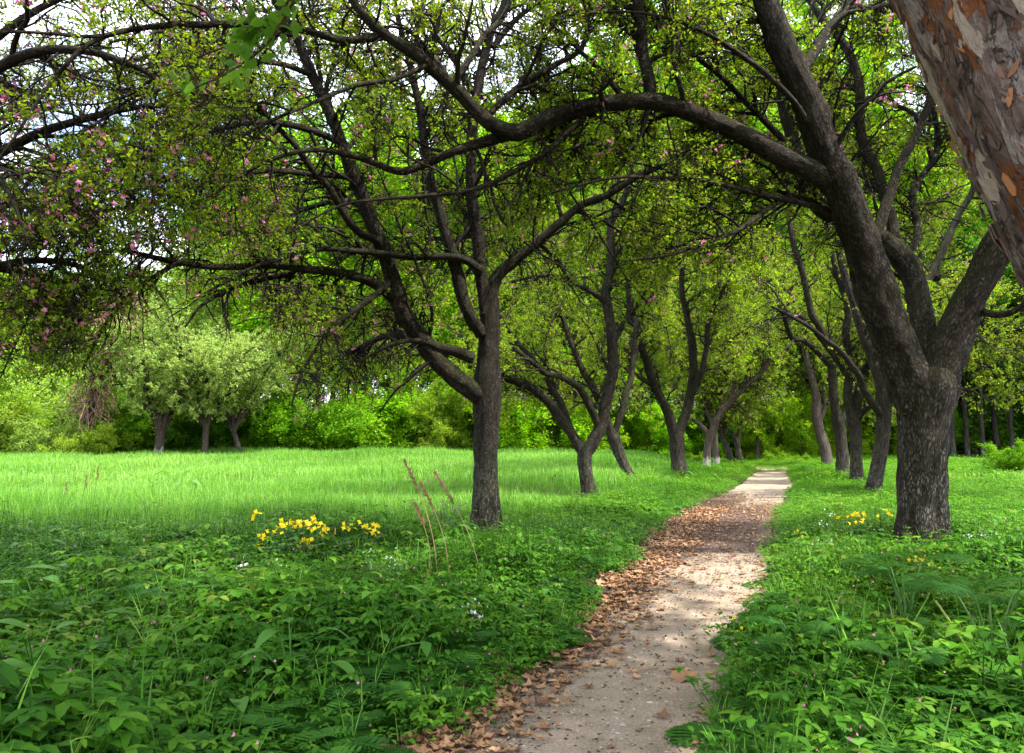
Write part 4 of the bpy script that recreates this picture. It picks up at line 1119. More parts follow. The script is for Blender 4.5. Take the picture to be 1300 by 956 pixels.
# trees behind the meadow
spec = []
for u in range(-260, 330, 62): spec.append((u, rng.uniform(49, 54), 'thin' if rng.random() < .5 else 'broad', rng.uniform(.55, .68), PALE if rng.random() < .55 else YEL))
for u in range(-280, 360, 80): spec.append((u, rng.uniform(57, 64), 'broad', rng.uniform(.62, .75), MID))
nleft = len(spec)
for u in range(340, 720, 55): spec.append((u, rng.uniform(50, 55), ('broad', 'tall')[rng.integers(2)], rng.uniform(.95, 1.12), LIME))
for u in range(310, 760, 62): spec.append((u, rng.uniform(58, 66), ('broad', 'tall')[rng.integers(2)], rng.uniform(1.0, 1.2), LIME if rng.random() < .5 else MID))
nmid = len(spec)
for u in range(735, 1640, 50): spec.append((u, rng.uniform(49, 55), ('thin', 'tall', 'thin')[rng.integers(3)], rng.uniform(1.15, 1.45), MID if rng.random() < .5 else LIME))
for u in range(720, 1700, 58): spec.append((u, rng.uniform(57, 66), ('thin', 'tall', 'broad')[rng.integers(3)], rng.uniform(1.0, 1.2), MID if rng.random() < .6 else DARK))
for u in range(-300, 1750, 64): spec.append((u, rng.uniform(70, 82), ('tall', 'broad')[rng.integers(2)], rng.uniform(.7, .85) if u < 340 else rng.uniform(.95, 1.1), DARK))
nback = len(spec)
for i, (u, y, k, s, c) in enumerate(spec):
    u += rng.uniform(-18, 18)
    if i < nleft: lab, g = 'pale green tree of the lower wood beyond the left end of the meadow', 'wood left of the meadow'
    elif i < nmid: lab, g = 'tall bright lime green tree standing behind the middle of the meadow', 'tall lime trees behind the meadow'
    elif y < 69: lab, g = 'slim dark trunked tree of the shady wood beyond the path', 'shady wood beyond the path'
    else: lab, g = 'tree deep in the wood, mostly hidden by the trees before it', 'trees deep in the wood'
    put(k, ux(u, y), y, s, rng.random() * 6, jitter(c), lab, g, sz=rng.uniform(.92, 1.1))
# understorey
for i, (u, y, s, c) in enumerate([(410, 48.5, 1.0, MID), (500, 49, .9, LIME), (560, 46.5, .60, YEL), (600, 48.5, 1.0, LIME), (655, 46, .85, LIME), (700, 45.5, .95, LIME), (745, 46.5, .9, LIME), (790, 48, .9, LIME), (830, 48, .8, LIME), (905, 50, .8, LIME),
                                  (975, 48.5, .75, LIME), (1000, 49.5, .9, LIME), (1030, 50, .8, LIME), (1120, 50, .9, LIME), (1170, 51.5, .9, MID), (1400, 50, 1.0, MID)]):
    lab = 'young hornbeam with level tiers of bright leaves at the edge of the wood'
    put('tier', ux(u, y), y, s, rng.random() * 6, jitter(c), lab, 'young hornbeams at the edge of the wood')
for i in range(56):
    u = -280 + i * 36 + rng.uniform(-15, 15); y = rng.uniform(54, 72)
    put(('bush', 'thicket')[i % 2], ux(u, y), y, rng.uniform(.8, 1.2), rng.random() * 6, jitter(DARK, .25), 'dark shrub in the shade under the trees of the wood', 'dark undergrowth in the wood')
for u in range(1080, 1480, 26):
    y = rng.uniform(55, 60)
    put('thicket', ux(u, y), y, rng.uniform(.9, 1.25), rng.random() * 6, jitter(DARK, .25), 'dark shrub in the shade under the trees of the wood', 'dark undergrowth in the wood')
put('bush', ux(1290, 27), 27, .36, 1.0, MID, 'small bright green shrub standing alone in the right meadow before the dark wood', 'lone shrub')
for u, y, s in [(1205, 46.5, .72), (1228, 48, .8), (1248, 46, .66), (1262, 50, .9), (1285, 47, .7), (1312, 48, .8), (1345, 46, .8), (1390, 47, .9), (960, 47.5, .6), (982, 50, .7), (1018, 48.5, .6)]:
    put('thin', ux(u, y), y, s * 1.3, rng.random() * 6, jitter(DARK), 'slim dark trunk standing at the very edge of the shady wood', 'slim trunks at the edge of the shady wood')
for u, y, s in [(1340, 45, .8), (1010, 44.5, .45), (985, 45, .5), (880, 45, .5), (850, 44, .45), (1400, 44, .8)]:
    put('low', ux(u, y), y, s, rng.random() * 6, jitter(MID), 'low green bush at the foot of the shady wood', 'low bushes before the wood')

# the fall of dead brown vines over a leaning snag
v0 = at(108, 545, 39.3); v1 = at(166, 365, 39.3)
vt = empty('dead_vine_tangle', (v0[0], 39.3, float(zf(v0[0], 39.3)) - .05), 'brown tangle of dead vines hanging down a leaning snag in the left thicket', 'dead vines')
b = Bag(); ax = spline([[*v0, .16], [*at(128, 470, 39.3), .13], [*v1, .06]], 20)
ax[0, 2] = float(zf(v0[0], 39.3)) - .1
tubes(b, ax[:, :3], ax[:, 3], 8, rough=.1); b.build('snag', M_FTRUNK, vt, vt.location, bark=True)
b = Bag()
nv = 700
t = .15 + .85 * rng.random(nv) ** .8
p = np.stack([np.interp(t, np.linspace(0, 1, 20), ax[:, k]) for k in range(3)], 1) + rng.normal(size=(nv, 3)) * np.array([.35, .35, .15])
V = np.zeros((nv, 9, 3)); V[:, 0] = p
d = nrm(rng.normal(size=(nv, 3)) * .5 + np.array([-.25, 0, -.8]))
for k in range(1, 9):
    d = nrm(d + rng.normal(size=(nv, 3)) * .22 + np.array([-.02, 0, -.10]))
    V[:, k] = V[:, k - 1] + d * (rng.uniform(.6, 2.6, nv) / 8)[:, None]
tubes(b, V, np.full((nv, 9), .020), 3, tint=rng.random(nv))
b.build('vines', M_VINE, vt, vt.location)

# ------------------------------------------------------------------ grass and herbs
def scatter_xy(n, xr, yr, dens=None):
    x = rng.uniform(*xr, n); y = rng.uniform(*yr, n)
    if dens is not None:
        k = rng.random(n) < dens(x, y)
        x, y = x[k], y[k]
    return x, y


def in_view(x, y, pad=.9, near=1.2):
    return (np.abs(x) < .66 * y * 1.18 + pad) & (y > near)


def blades(x, y, h, w, lean, tint):
    n = len(x)
    z = zf(x, y)
    a = rng.random(n) * 6.283
    d = np.stack([np.cos(a), np.sin(a)], 1)
    s = np.stack([-d[:, 1], d[:, 0]], 1) * w[:, None] * .5
    V = np.zeros((n, 5, 3))
    p = np.stack([x, y], 1)
    V[:, 0, :2] = p - s; V[:, 1, :2] = p + s
    m = p + d * (h * lean * .35)[:, None]
    V[:, 2, :2] = m + s * .75; V[:, 3, :2] = m - s * .75
    V[:, 4, :2] = p + d * (h * lean)[:, None]
    V[:, 0, 2] = V[:, 1, 2] = z - .02
    V[:, 2, 2] = V[:, 3, 2] = z + h * .6
    V[:, 4, 2] = z + h * (1 - .35 * lean)
    f = np.array([[0, 1, 2], [0, 2, 3], [3, 2, 4]])
    F = (f[None] + (np.arange(n) * 5)[:, None, None]).reshape(-1, 3)
    return V.reshape(-1, 3), F, np.repeat(tint, 5)


def meadow_zone(x, y):
    l = lat(x, y)
    left = sm(-1.8, -3.4, l + (n2(x, y, .35, 2) - .5) * 2.5) * sm(8.5, 15, y + (n2(x, y, .3, 6) - .5) * 4 - .12 * np.minimum(x + 1, 0))
    right = sm(3.0, 5.5, l) * sm(12, 17, y)
    return np.where(l < 0, left, right * .55)


b = Bag()
for (n, yr, w) in [(150000, (9, 20), .010), (210000, (20, 47), .020)]:
    x, y = scatter_xy(n, (-34, 36), yr)
    k = in_view(x, y, 2.5) & (rng.random(len(x)) < meadow_zone(x, y))
    x, y = x[k], y[k]
    hh = (1 - .35 * sm(-5, -2.5, lat(x, y))) * (.20 + .38 * n2(x, y, .45, 4) ** 1.3) * rng.uniform(.6, 1.25, len(x))
    b.add(*blades(x, y, hh, w * rng.uniform(.6, 1.5, len(x)), rng.uniform(.1, .8, len(x)), rng.random(len(x)))[:2], None, 0)
    b.T[-1] = np.repeat(np.clip(rng.normal(.45, .25, len(x)), 0, 1), 5)
tag(b.build('meadow_grass', M_GRASS, smooth=False), 'tall bright green meadow grass in the clearing', 'grass', kind='stuff')


# --- herb prototypes: every leaf a folded strip with a saw or smooth outline
def strip_leaf(b, p, d, up, L, W, n=4, prof=None, droop=.35, fold=.25, tint=.5, saw=0.0):
    d = nrm(np.asarray(d, float)); up = np.asarray(up, float)
    s = nrm(np.cross(d, up)); up = np.cross(s, d)
    t = np.linspace(0, 1, n + 1)
    prof = np.sin(np.pi * np.clip(t * .93 + .07, 0, 1)) ** .8 * (t < 1) if prof is None else np.interp(t, np.linspace(0, 1, len(prof)), prof)
    if saw: prof = prof * (1 - saw * (np.arange(n + 1) % 2))
    mid = np.asarray(p) + d * (L * t)[:, None] - np.array([0, 0, 1]) * (droop * L * t ** 2)[:, None]
    e = (W * .5 * prof)[:, None]
    V = np.stack([mid + s * e + up * e * fold, mid, mid - s * e + up * e * fold], 1).reshape(-1, 3)
    q = []
    for i in range(n):
        o = i * 3
        q += [[o, o + 1, o + 4, o + 3], [o + 1, o + 2, o + 5, o + 4]]
    b.add(V, None, q, tint)


def stalk(b, p0, p1, r, bend=0.0, tint=.5, n=4, k=3):
    p0, p1 = np.asarray(p0, float), np.asarray(p1, float)
    t = np.linspace(0, 1, n)[:, None]
    P = p0 * (1 - t) + p1 * t
    P[:, 2] += bend * np.sin(np.pi * t[:, 0])
    tubes(b, P, np.linspace(r, r * .6, n), k, tint=tint)
    return P[-1]


def dirv(a, e): return np.array([math.cos(a) * math.cos(e), math.sin(a) * math.cos(e), math.sin(e)])


def proto_trifol(h, nl, L, lob=3):
    """petioles carrying groups of broad pointed leaflets"""
    b = Bag()
    for i in range(nl):
        a = i * 2.4 + random.random(); hh = h * random.uniform(.55, 1.1); r = h * random.uniform(.25, .75)
        top = np.array([math.cos(a) * r, math.sin(a) * r, hh])
        stalk(b, (random.gauss(0, .01), random.gauss(0, .01), -.03), top, .0022, .02, .35)
        tn = random.random()
        for j in range(lob):
            aa = a + (j - (lob - 1) / 2) * (1.25 if lob == 3 else .8)
            strip_leaf(b, top, dirv(aa, random.uniform(-.25, .25)), (0, 0, 1), L * random.uniform(.75, 1.1) * (1.1 if j == lob // 2 else .9), L * random.uniform(.5, .62), SEGN, None, .30, .2, np.clip(tn + random.gauss(0, .08), 0, 1), .22)
    return b.data()


def proto_fern(h, nf, np_=9, lod=0, pw=.38):
    """twice-divided feathery leaves on arching stalks"""
    b = Bag()
    for i in range(nf):
        a = i * 2.4 + random.random() * .8
        el = random.uniform(.35, 1.05); L = h * random.uniform(.8, 1.2)
        p0 = np.array([0, 0, -.03]); d = dirv(a, el)
        t = np.linspace(0, 1, 12)
        P = p0 + d * (L * t)[:, None] - np.array([0, 0, 1]) * (L * .45 * t ** 2.2)[:, None]
        tubes(b, P, np.linspace(.003, .0008, 12), 3, tint=.5)
        tn = random.random()
        s = nrm(np.cross(d, (0, 0, 1)))
        for k in range(np_):
            tt = .32 + .66 * k / (np_ - 1)
            q = np.array([np.interp(tt, t, P[:, c]) for c in range(3)])
            j = min(int(tt * 11), 10); tg = nrm(P[j + 1] - P[j])
            pl = L * .40 * math.sin(math.pi * (.28 + .72 * (k / (np_ - 1)) ** .85)) ** .9 + .012
            for sd in (-1, 1):
                pd = nrm(s * sd + tg * .55 + np.array([0, 0, -.1]))
                if lod:
                    strip_leaf(b, q, pd, (0, 0, 1), pl, pl * pw, 3, [.5, 1, .7, 0], .25, .1, np.clip(tn + random.gauss(0, .06), 0, 1))
                    continue
                m = 5
                ps = np.cross(pd, np.array([0, 0, 1])); ps = nrm(ps)
                for w in range(m):
                    w0 = q + pd * pl * (w + .2) / m - np.array([0, 0, .12 * pl * (w / m) ** 2])
                    ll = pl * .40 * (1 - .62 * w / m)
                    for s2 in (-1, 1):
                        ld = nrm(ps * s2 + pd * .8)
                        sw = nrm(np.cross(ld, (0, 0, 1))) * ll * .25
                        b.add([w0, w0 + ld * ll * .5 + sw, w0 + ld * ll, w0 + ld * ll * .5 - sw], [[0, 1, 2], [0, 2, 3]], None, np.clip(tn + random.gauss(0, .06), 0, 1))
    return b.data()


def proto_tuft(h, n, w):
    b = Bag()
    for i in range(n):
        a = random.random() * 6.28; L = h * random.uniform(.6, 1.15)
        strip_leaf(b, (random.gauss(0, .02), random.gauss(0, .02), -.02), dirv(a, random.uniform(.95, 1.45)), dirv(a, 0) * -1, L, w, 5, [.8, 1, .9, .6, .3, 0], random.uniform(.1, .5), .1, random.random())
    return b.data()


def proto_nettle(h, pairs, L, ns=3):
    b = Bag()
    for m in range(ns):
        a0 = random.random() * 6.28; o = np.array([random.gauss(0, .04), random.gauss(0, .04), -.03])
        top = o + np.array([random.gauss(0, .05), random.gauss(0, .05), h * random.uniform(.7, 1.15)])
        stalk(b, o, top, .0028, 0, .4)
        for k in range(pairs):
            t = (k + 1) / pairs
            p = o + (top - o) * t
            for s in (0, 1):
                a = a0 + k * 1.57 + s * 3.14 + random.gauss(0, .2)
                l = L * (1.1 - .55 * t) * random.uniform(.8, 1.15)
                strip_leaf(b, p, dirv(a, random.uniform(-.1, .45)), (0, 0, 1), l, l * .55, SEGN, None, .4, .22, random.random(), .2)
    return b.data()


def proto_broad(h, nl, L, asp=.55):
    b = Bag()
    for i in range(nl):
        a = i * 2.4 + random.random(); r = h * random.uniform(.3, .8); hh = h * random.uniform(.4, 1)
        top = np.array([math.cos(a) * r, math.sin(a) * r, hh])
        stalk(b, (0, 0, -.03), top, .005, .03, .5)
        strip_leaf(b, top, dirv(a + random.gauss(0, .25), random.uniform(.0, .5)), (0, 0, 1), L * random.uniform(.7, 1.1), L * asp, 8, [.12, .72, .95, 1, .95, .82, .62, .36, 0], .55, .22, random.random())
    return b.data()


def proto_mat(n, L):
    """small leaves close to the ground"""
    b = Bag()
    for i in range(n):
        a = random.random() * 6.28; r = random.random() ** .5 * .14
        p = np.array([math.cos(a) * r, math.sin(a) * r, random.uniform(.02, .14)])
        strip_leaf(b, p, dirv(random.random() * 6.28, random.uniform(-.2, .4)), (0, 0, 1), L * random.uniform(.6, 1.2), L * .6, 3, None, .3, .2, random.random())
    return b.data()


def merge(name, mat, protos, x, y, sc_, label, cat, dz=0.0, tilt=.12, zgrow=None):
    n = len(x)
    which = rng.integers(0, len(protos), n)
    sc_ = sc_ * (.70 + .95 * n2(x, y, 1.1, 77) * sm(0, .7, np.abs(lat(x, y)) - path_hw(y)) + .12)
    sc_ = sc_ * (1 - .45 * sm(7.5, 12.5, y))
    for (a, b, ra, rb) in [(4.75, 8.3, 1.0, .9), (-.4, 10.2, .9, 1.0), (-1.95, 7.3, 1.1, .9), (3.75, 8.6, .8, .8), (2.75, 5.9, .4, .6), (-1.05, 6.3, .5, .5)]:      # lower growth before the flowers
        sc_ = sc_ * (1 - .42 * np.exp(-((x - a) / ra) ** 4 - ((y - b) / rb) ** 4))
    VV, F3, F4, TT = [], [], [], []
    off = 0
    z = zf(x, y) + dz
    for k, (V, f3, f4, t, _) in enumerate(protos):
        i = np.where(which == k)[0]
        m = len(i)
        if not m: continue
        a = rng.random(m) * 6.283; s = sc_[i]
        c, sn = np.cos(a)[:, None], np.sin(a)[:, None]
        X = (V[None, :, 0] * c - V[None, :, 1] * sn) * s[:, None]
        Yy = (V[None, :, 0] * sn + V[None, :, 1] * c) * s[:, None]
        Z = V[None, :, 2] * s[:, None] * rng.uniform(.8, 1.2, (m, 1))
        tx, ty = rng.normal(size=(2, m, 1)) * tilt
        X = X + tx * Z; Yy = Yy + ty * Z
        W = np.stack([X + x[i][:, None], Yy + y[i][:, None], Z + z[i][:, None]], -1).reshape(-1, 3)
        o = (np.arange(m) * len(V))[:, None, None] + off
        if len(f3): F3.append((f3[None] + o).reshape(-1, 3))
        if len(f4): F4.append((f4[None] + o).reshape(-1, 4))
        TT.append(np.clip(t[None] * .7 + .15 + rng.normal(size=(m, 1)) * .16, 0, 1).ravel())
        VV.append(W); off += m * len(V)
    fs = []
    if F4: fs.append(np.concatenate(F4))
    if F3: fs.append(np.concatenate(F3))
    o = mesh(name, np.concatenate(VV), fs, mat, tint=np.concatenate(TT))
    return tag(o, label, cat, kind='stuff')


TRUNKS = np.array([[4.84, 9.3, .45], [-.37, 11.25, .33], [1.73, 18, .25], [3.67, 24, .25], [5.83, 27.5, .35], [8.26, 18, .25], [10.7, 24.5, .3], [12.15, 29, .3], [1.86, 2.1, .33], [-.16, 4.9, .18]])


def free(x, y, margin):
    l = np.abs(lat(x, y)); w = path_hw(y) + margin + .38 * (n2(x, y, 1.6, 12) - .5)
    ok = l > w - np.where(lat(x, y) < 0, .34 * sm(7.5, 5.5, y), .16 * sm(6.5, 5, y))
    for (tx, ty, r) in TRUNKS: ok &= (x - tx) ** 2 + (y - ty) ** 2 > r * r
    return ok


SPECIAL = np.array([[2.75, 4.6, .42], [2.75, 5.6, .36], [1.7, 4.7, .26], [1.97, 4.1, .26], [-2.35, 5.6, .3], [-3.6, 6.0, .35], [-2.45, 4.9, .28], [-2.7, 4.2, .25], [-.7, 5.9, .14], [-.95, 4.6, .14]])


def clear(x, y):
    f = np.ones(len(x))
    for (a, b, r) in SPECIAL: f = np.where((x - a) ** 2 + (y - b) ** 2 < r * r, .12, f)
    return f


def herb_zone(x, y):
    """full in the shade near the path, thinning into the meadow grass"""
    return np.clip(1.0 - .85 * meadow_zone(x, y), .1, 1)


def patch(x, y, s, o, lo=.42, hi=.62): return sm(lo, hi, n2(x, y, s, o))


def sow(n, xr, yr, margin, dens=None):
    x, y = scatter_xy(n, xr, yr)
    k = in_view(x, y) & free(x, y, margin) & (rng.random(len(x)) < herb_zone(x, y))
    if dens is not None: k &= rng.random(len(x)) < dens(x, y)
    return x[k], y[k]


SEGN = 5
P_TRI = [proto_trifol(.20, 9, .052), proto_trifol(.17, 10, .044, 5), proto_trifol(.24, 8, .060), proto_trifol(.15, 10, .040)]
P_FERN = [proto_fern(.38, 5, 10), proto_fern(.46, 4, 11), proto_fern(.30, 6, 8)]
P_NET = [proto_nettle(.26, 5, .050), proto_nettle(.33, 6, .058), proto_nettle(.21, 5, .044, 4)]
P_BROAD = [proto_broad(.20, 4, .13), proto_broad(.24, 5, .11, .45)]
P_MAT = [proto_mat(14, .044), proto_mat(12, .05)]
P_FERN2 = [proto_fern(.38, 5, 8, 1), proto_fern(.44, 4, 8, 1), proto_fern(.30, 5, 7, 1)]
SEGN = 3
P_TRI2 = [proto_trifol(.22, 6, .066), proto_trifol(.18, 5, .058, 5), proto_trifol(.25, 6, .072)]
P_NET2 = [proto_nettle(.28, 5, .062), proto_nettle(.34, 5, .066)]
P_TUFT = [proto_tuft(.32, 9, .010), proto_tuft(.25, 12, .008), proto_tuft(.42, 6, .009)]

XL, XR = -13, 17
def mk(n, yr, margin, dens=None): return sow(n, (XL, XR), yr, margin, dens)
def cat2(a, b): return np.concatenate([a[0], b[0]]), np.concatenate([a[1], b[1]])
def rs(x, lo, hi): return rng.uniform(lo, hi, len(x))

x, y = mk(30000, (2.2, 8.5), .05, lambda x, y: clear(x, y) * (.25 + .75 * patch(x, y, .8, 31)))
merge('ground_elder', M_HERB, P_TRI, x, y, rs(x, .6, 1.25), 'three-leaved green herbs carpeting the shade beside the path', 'herbs')
x, y = mk(46000, (8.5, 21), .0, lambda x, y: .3 + .7 * patch(x, y, .6, 31))
merge('ground_elder', M_HERB, P_TRI2, x, y, rs(x, .6, 1.25), 'green herbs carpeting the middle distance along the path', 'herbs')
x, y = mk(9000, (2.2, 6), .16, lambda x, y: .15 + .85 * patch(x, y, .7, 47))
merge('cow_parsley', M_FERN, P_FERN, x, y, rs(x, .6, 1.2), 'feathery fern-like leaves spread through the herbs', 'herbs')
x, y = cat2(mk(11000, (6, 10), .16, lambda x, y: .12 + .88 * patch(x, y, .7, 47)), mk(9000, (10, 18), .2, lambda x, y: .15 + .85 * patch(x, y, .5, 47)))
merge('cow_parsley', M_FERN, P_FERN2, x, y, rs(x, .6, 1.2), 'feathery fern-like leaves farther off among the herbs', 'herbs')
x, y = mk(17000, (2.2, 8.5), .15, lambda x, y: clear(x, y) * (.1 + .9 * patch(x, y, .9, 63)))
merge('dead_nettle', M_HERB, P_NET, x, y, rs(x, .6, 1.25), 'upright leafy nettles among the nearer herbs', 'herbs')
x, y = mk(30000, (8.5, 22), .2, lambda x, y: .25 + .75 * patch(x, y, .5, 63))
merge('dead_nettle', M_HERB, P_NET2, x, y, rs(x, .6, 1.25), 'upright leafy nettles among the farther herbs', 'herbs')
x, y = cat2(mk(11000, (2.2, 10), .06), mk(26000, (10, 22), .15))
merge('grass_tufts', M_GRASS, P_TUFT, x, y, rs(x, .6, 1.2), 'loose tufts of narrow grass among the herbs', 'grass')
x, y = mk(30000, (2.2, 14), .02)
merge('low_leaf_carpet', M_HERB, P_MAT, x, y, rs(x, .7, 1.3), 'small leaves covering the soil beneath the taller herbs', 'ground cover')
x, y = mk(1500, (2.4, 11), .25, lambda x, y: .1 + .9 * patch(x, y, 1.3, 91, .5, .66))
merge('dock_leaves', M_BROAD, P_BROAD, x, y, rs(x, .8, 1.5), 'scattered broad pale leaves among the herbs', 'herbs')
# beyond: the same herbs, coarser with distance, along the far path and under the rows
x, y = scatter_xy(60000, (-6, 40), (20, 50))
l = lat(x, y)
k = in_view(x, y, 2) & ((np.abs(l) > path_hw(y) + .02) | (y > 34.6)) & (rng.random(len(x)) < np.where(l < 0, sm(-6.5, -2.5, l), 1 - .55 * meadow_zone(x, y))) & (np.abs(l) < 26)
x, y = x[k], y[k]
def proto_far(h, n, L):
    b = Bag()
    for i in range(n):
        a = random.random() * 6.28; r = random.random() ** .5 * .2
        strip_leaf(b, (math.cos(a) * r, math.sin(a) * r, h * random.uniform(.1, 1)), dirv(random.random() * 6.28, random.uniform(-.2, .6)), (0, 0, 1), L * random.uniform(.6, 1.2), L * .5, 2, [.4, 1, 0], .3, .2, random.random())
    return b.data()


merge('far_herbs', M_HERB, [proto_far(.30, 16, .12), proto_far(.40, 14, .10), proto_far(.25, 14, .14)], x, y, rs(x, .7, 1.25), 'green herbs lining the far end of the path and the right meadow', 'herbs')

# ------------------------------------------------------------------ litter and petals
def flat_leaves(x, y, L, tint, mat, name, label, cat, dz=.012, lob=True):
    n = len(x)
    a = rng.random(n) * 6.283
    K = 10 if lob else 5
    if lob: rad = np.array([1.0, .55, .8, .42, .62, .35, .62, .42, .8, .55])
    else: rad = np.array([1.0, .55, .5, .5, .55])
    th = np.arange(K) * 2 * np.pi / K
    rr = rad[None] * rng.uniform(.8, 1.15, (n, K)) * L[:, None] * .5
    c = np.cos(th[None] + a[:, None]) * rr; s = np.sin(th[None] + a[:, None]) * rr
    z = zf(x, y) + dz + rng.random(n) * .02
    tx, ty = rng.normal(size=(2, n, 1)) * .22
    lift = rng.uniform(0, .5, (n, K)) * rr
    V = np.zeros((n, K + 1, 3))
    V[:, 0, 0], V[:, 0, 1], V[:, 0, 2] = x, y, z
    V[:, 1:, 0] = x[:, None] + c; V[:, 1:, 1] = y[:, None] + s; V[:, 1:, 2] = z[:, None] + np.abs(tx * c + ty * s) + lift
    f = np.array([[0, 1 + i, 1 + (i + 1) % K] for i in range(K)])
    F = (f[None] + (np.arange(n) * (K + 1))[:, None, None]).reshape(-1, 3)
    return tag(mesh(name, V.reshape(-1, 3), [F], mat, tint=np.repeat(tint, K + 1), smooth=False), label, cat, kind='stuff')


def on_path(n, yr, dist):
    y = yr[0] + (yr[1] - yr[0]) * rng.random(n) ** 1.25
    tt = dist(n)
    x = path_x(y) + tt * path_hw(y)
    return x, y


x1, y1 = on_path(4200, (3.0, 16), lambda n: -.84 + rng.normal(size=n) * .19 + .62 * rng.random(n) ** 2.5)
x2, y2 = on_path(260, (3.0, 20), lambda n: rng.uniform(-1, 1.1, n))
y3 = rng.normal(13, 3.0, 600); y3 = y3[(y3 > 4) & (y3 < 22)]; x3 = path_x(y3) + rng.uniform(-1.2, .8, len(y3)) * path_hw(y3)
x4, y4 = on_path(260, (3.0, 16), lambda n: 1.0 + rng.normal(size=n) * .12)
x = np.concatenate([x1, x2, x3, x4]); y = np.concatenate([y1, y2, y3, y4])
flat_leaves(x, y, rng.uniform(.04, .12, len(x)), np.clip(rng.normal(.55, .25, len(x)), 0, 1), M_DRYLEAF, 'fallen_leaves', 'brown fallen leaves drifted along the left edge of the path', 'leaf litter')
x1, y1 = on_path(15000, (3.0, 18), lambda n: -.72 + rng.normal(size=n) * .24)
y2 = rng.normal(13.2, 3.0, 14000); y2 = y2[(y2 > 4) & (y2 < 22)]; x2 = path_x(y2) + (-1.1 + 1.9 * rng.random(len(y2)) ** 1.3) * path_hw(y2)
x3, y3 = on_path(3500, (3, 18), lambda n: rng.uniform(-1, 1, n))
x = np.concatenate([x1, x2, x3]); y = np.concatenate([y1, y2, y3])
flat_leaves(x, y, rng.uniform(.012, .04, len(x)), rng.random(len(x)), M_DEBRIS, 'leaf_mould', 'dark crumbs of old leaves on the path', 'leaf litter', dz=.008, lob=False)
x, y = on_path(6500, (3.0, 16), lambda n: rng.uniform(-1.1, 1.15, n))
flat_leaves(x, y, rng.uniform(.007, .014, len(x)), rng.random(len(x)), M_PINKP, 'fallen_petals', 'pink petals dropped on the path', 'petals', dz=.014, lob=False)
# ------------------------------------------------------------------ single plants one can point to
def ground_pt(u, Y):
    x = ux(u, Y) * 1.0
    return np.array([x, Y, float(zf(x, Y))])


def flower_plant(name, heads, Y, label, cat, group, petal, rad, nper, leafy=True, hgt=None):
    """heads: pixel places of its flower heads; Y: how far off it stands"""
    pts = [at(u + rng.normal() * 3, v, Y + rng.uniform(-.3, .3)) for u, v in heads]
    c = np.mean(pts, 0); base = np.array([c[0], Y, float(zf(c[0], Y)) - .02])
    root = empty(name, base, label, cat, group)
    sb = Bag()
    for p in pts:
        fb = Bag()
        p[2] = max(p[2] + .03, base[2] + .24)
        foot = base + np.array([(p[0] - base[0]) * .35 + random.gauss(0, .02), random.gauss(0, .03), 0])
        stalk(sb, foot, p, .004, 0, .5, 6, 4)
        if leafy:
            for k in range(6):
                t = random.uniform(.15, .85); q = foot + (p - foot) * t
                a = random.random() * 6.28
                for j in (-.7, 0, .7):
                    strip_leaf(sb, q + dirv(a, .2) * .05, dirv(a + j, .15), (0, 0, 1), .055, .035, 4, None, .3, .2, random.random())
        nper2 = nper + 2; h = p + rng.normal(size=(nper2, 3)) * np.array([.045, .045, .026])
        for q in h: stalk(sb, p - np.array([0, 0, .04]), q, .0016, 0, .6, 3, 3)
        flower_batch(fb, h, rad * rng.uniform(.8, 1.2, nper2), cup=.25, petals=4)
        fb.build('flower_head', petal, root, base, smooth=False)
    sb.build('stem', M_STEM, root, base)
    return root


flower_plant('celandine', [(325, 659), (355, 671), (366, 673), (337, 684), (321, 697)], 8.0, 'yellow celandine standing at the left end of the flower patch in the herbs', 'wildflower', 'yellow flowers by the meadow', M_YELLOW, .027, 5)
flower_plant('celandine', [(384, 672), (396, 668), (406, 672), (394, 693), (398, 689), (380, 668)], 7.9, 'yellow celandine with the fullest cluster of blooms, in the middle of the patch', 'wildflower', 'yellow flowers by the meadow', M_YELLOW, .030, 8)
flower_plant('celandine', [(452, 673), (460, 671), (468, 676), (483, 677), (425, 680)], 8.2, 'yellow celandine nearest the dry grass stalks', 'wildflower', 'yellow flowers by the meadow', M_YELLOW, .028, 5)
flower_plant('celandine', [(1084, 657), (1090, 655), (1087, 666), (1068, 662)], 9.4, 'yellow celandine just left of the broad arching tree', 'wildflower', 'yellow flowers right of the path', M_YELLOW, .028, 4)
flower_plant('celandine', [(1122, 656), (1011, 683)], 9.0, 'sparse yellow celandine with two far apart blooms beside the right trunk', 'wildflower', 'yellow flowers right of the path', M_YELLOW, .027, 3)
flower_plant('celandine', [(1168, 714), (1176, 711), (1178, 719)], 6.4, 'yellow celandine rising above the feathery leaves in front of the broad trunk', 'wildflower', 'yellow flowers right of the path', M_YELLOW, .017, 3)
flower_plant('celandine', [(933, 806)], 4.9, 'single yellow bloom at the right edge of the path near the eye', 'wildflower', 'yellow flowers right of the path', M_YELLOW, .013, 2)
flower_plant('purple_deadnettle', [(556, 655), (563, 646), (572, 650), (566, 664), (582, 646)], 10.2, 'purple flower spikes left of the meadow-side trunk', 'wildflower', None, M_PURPLE, .015, 6)
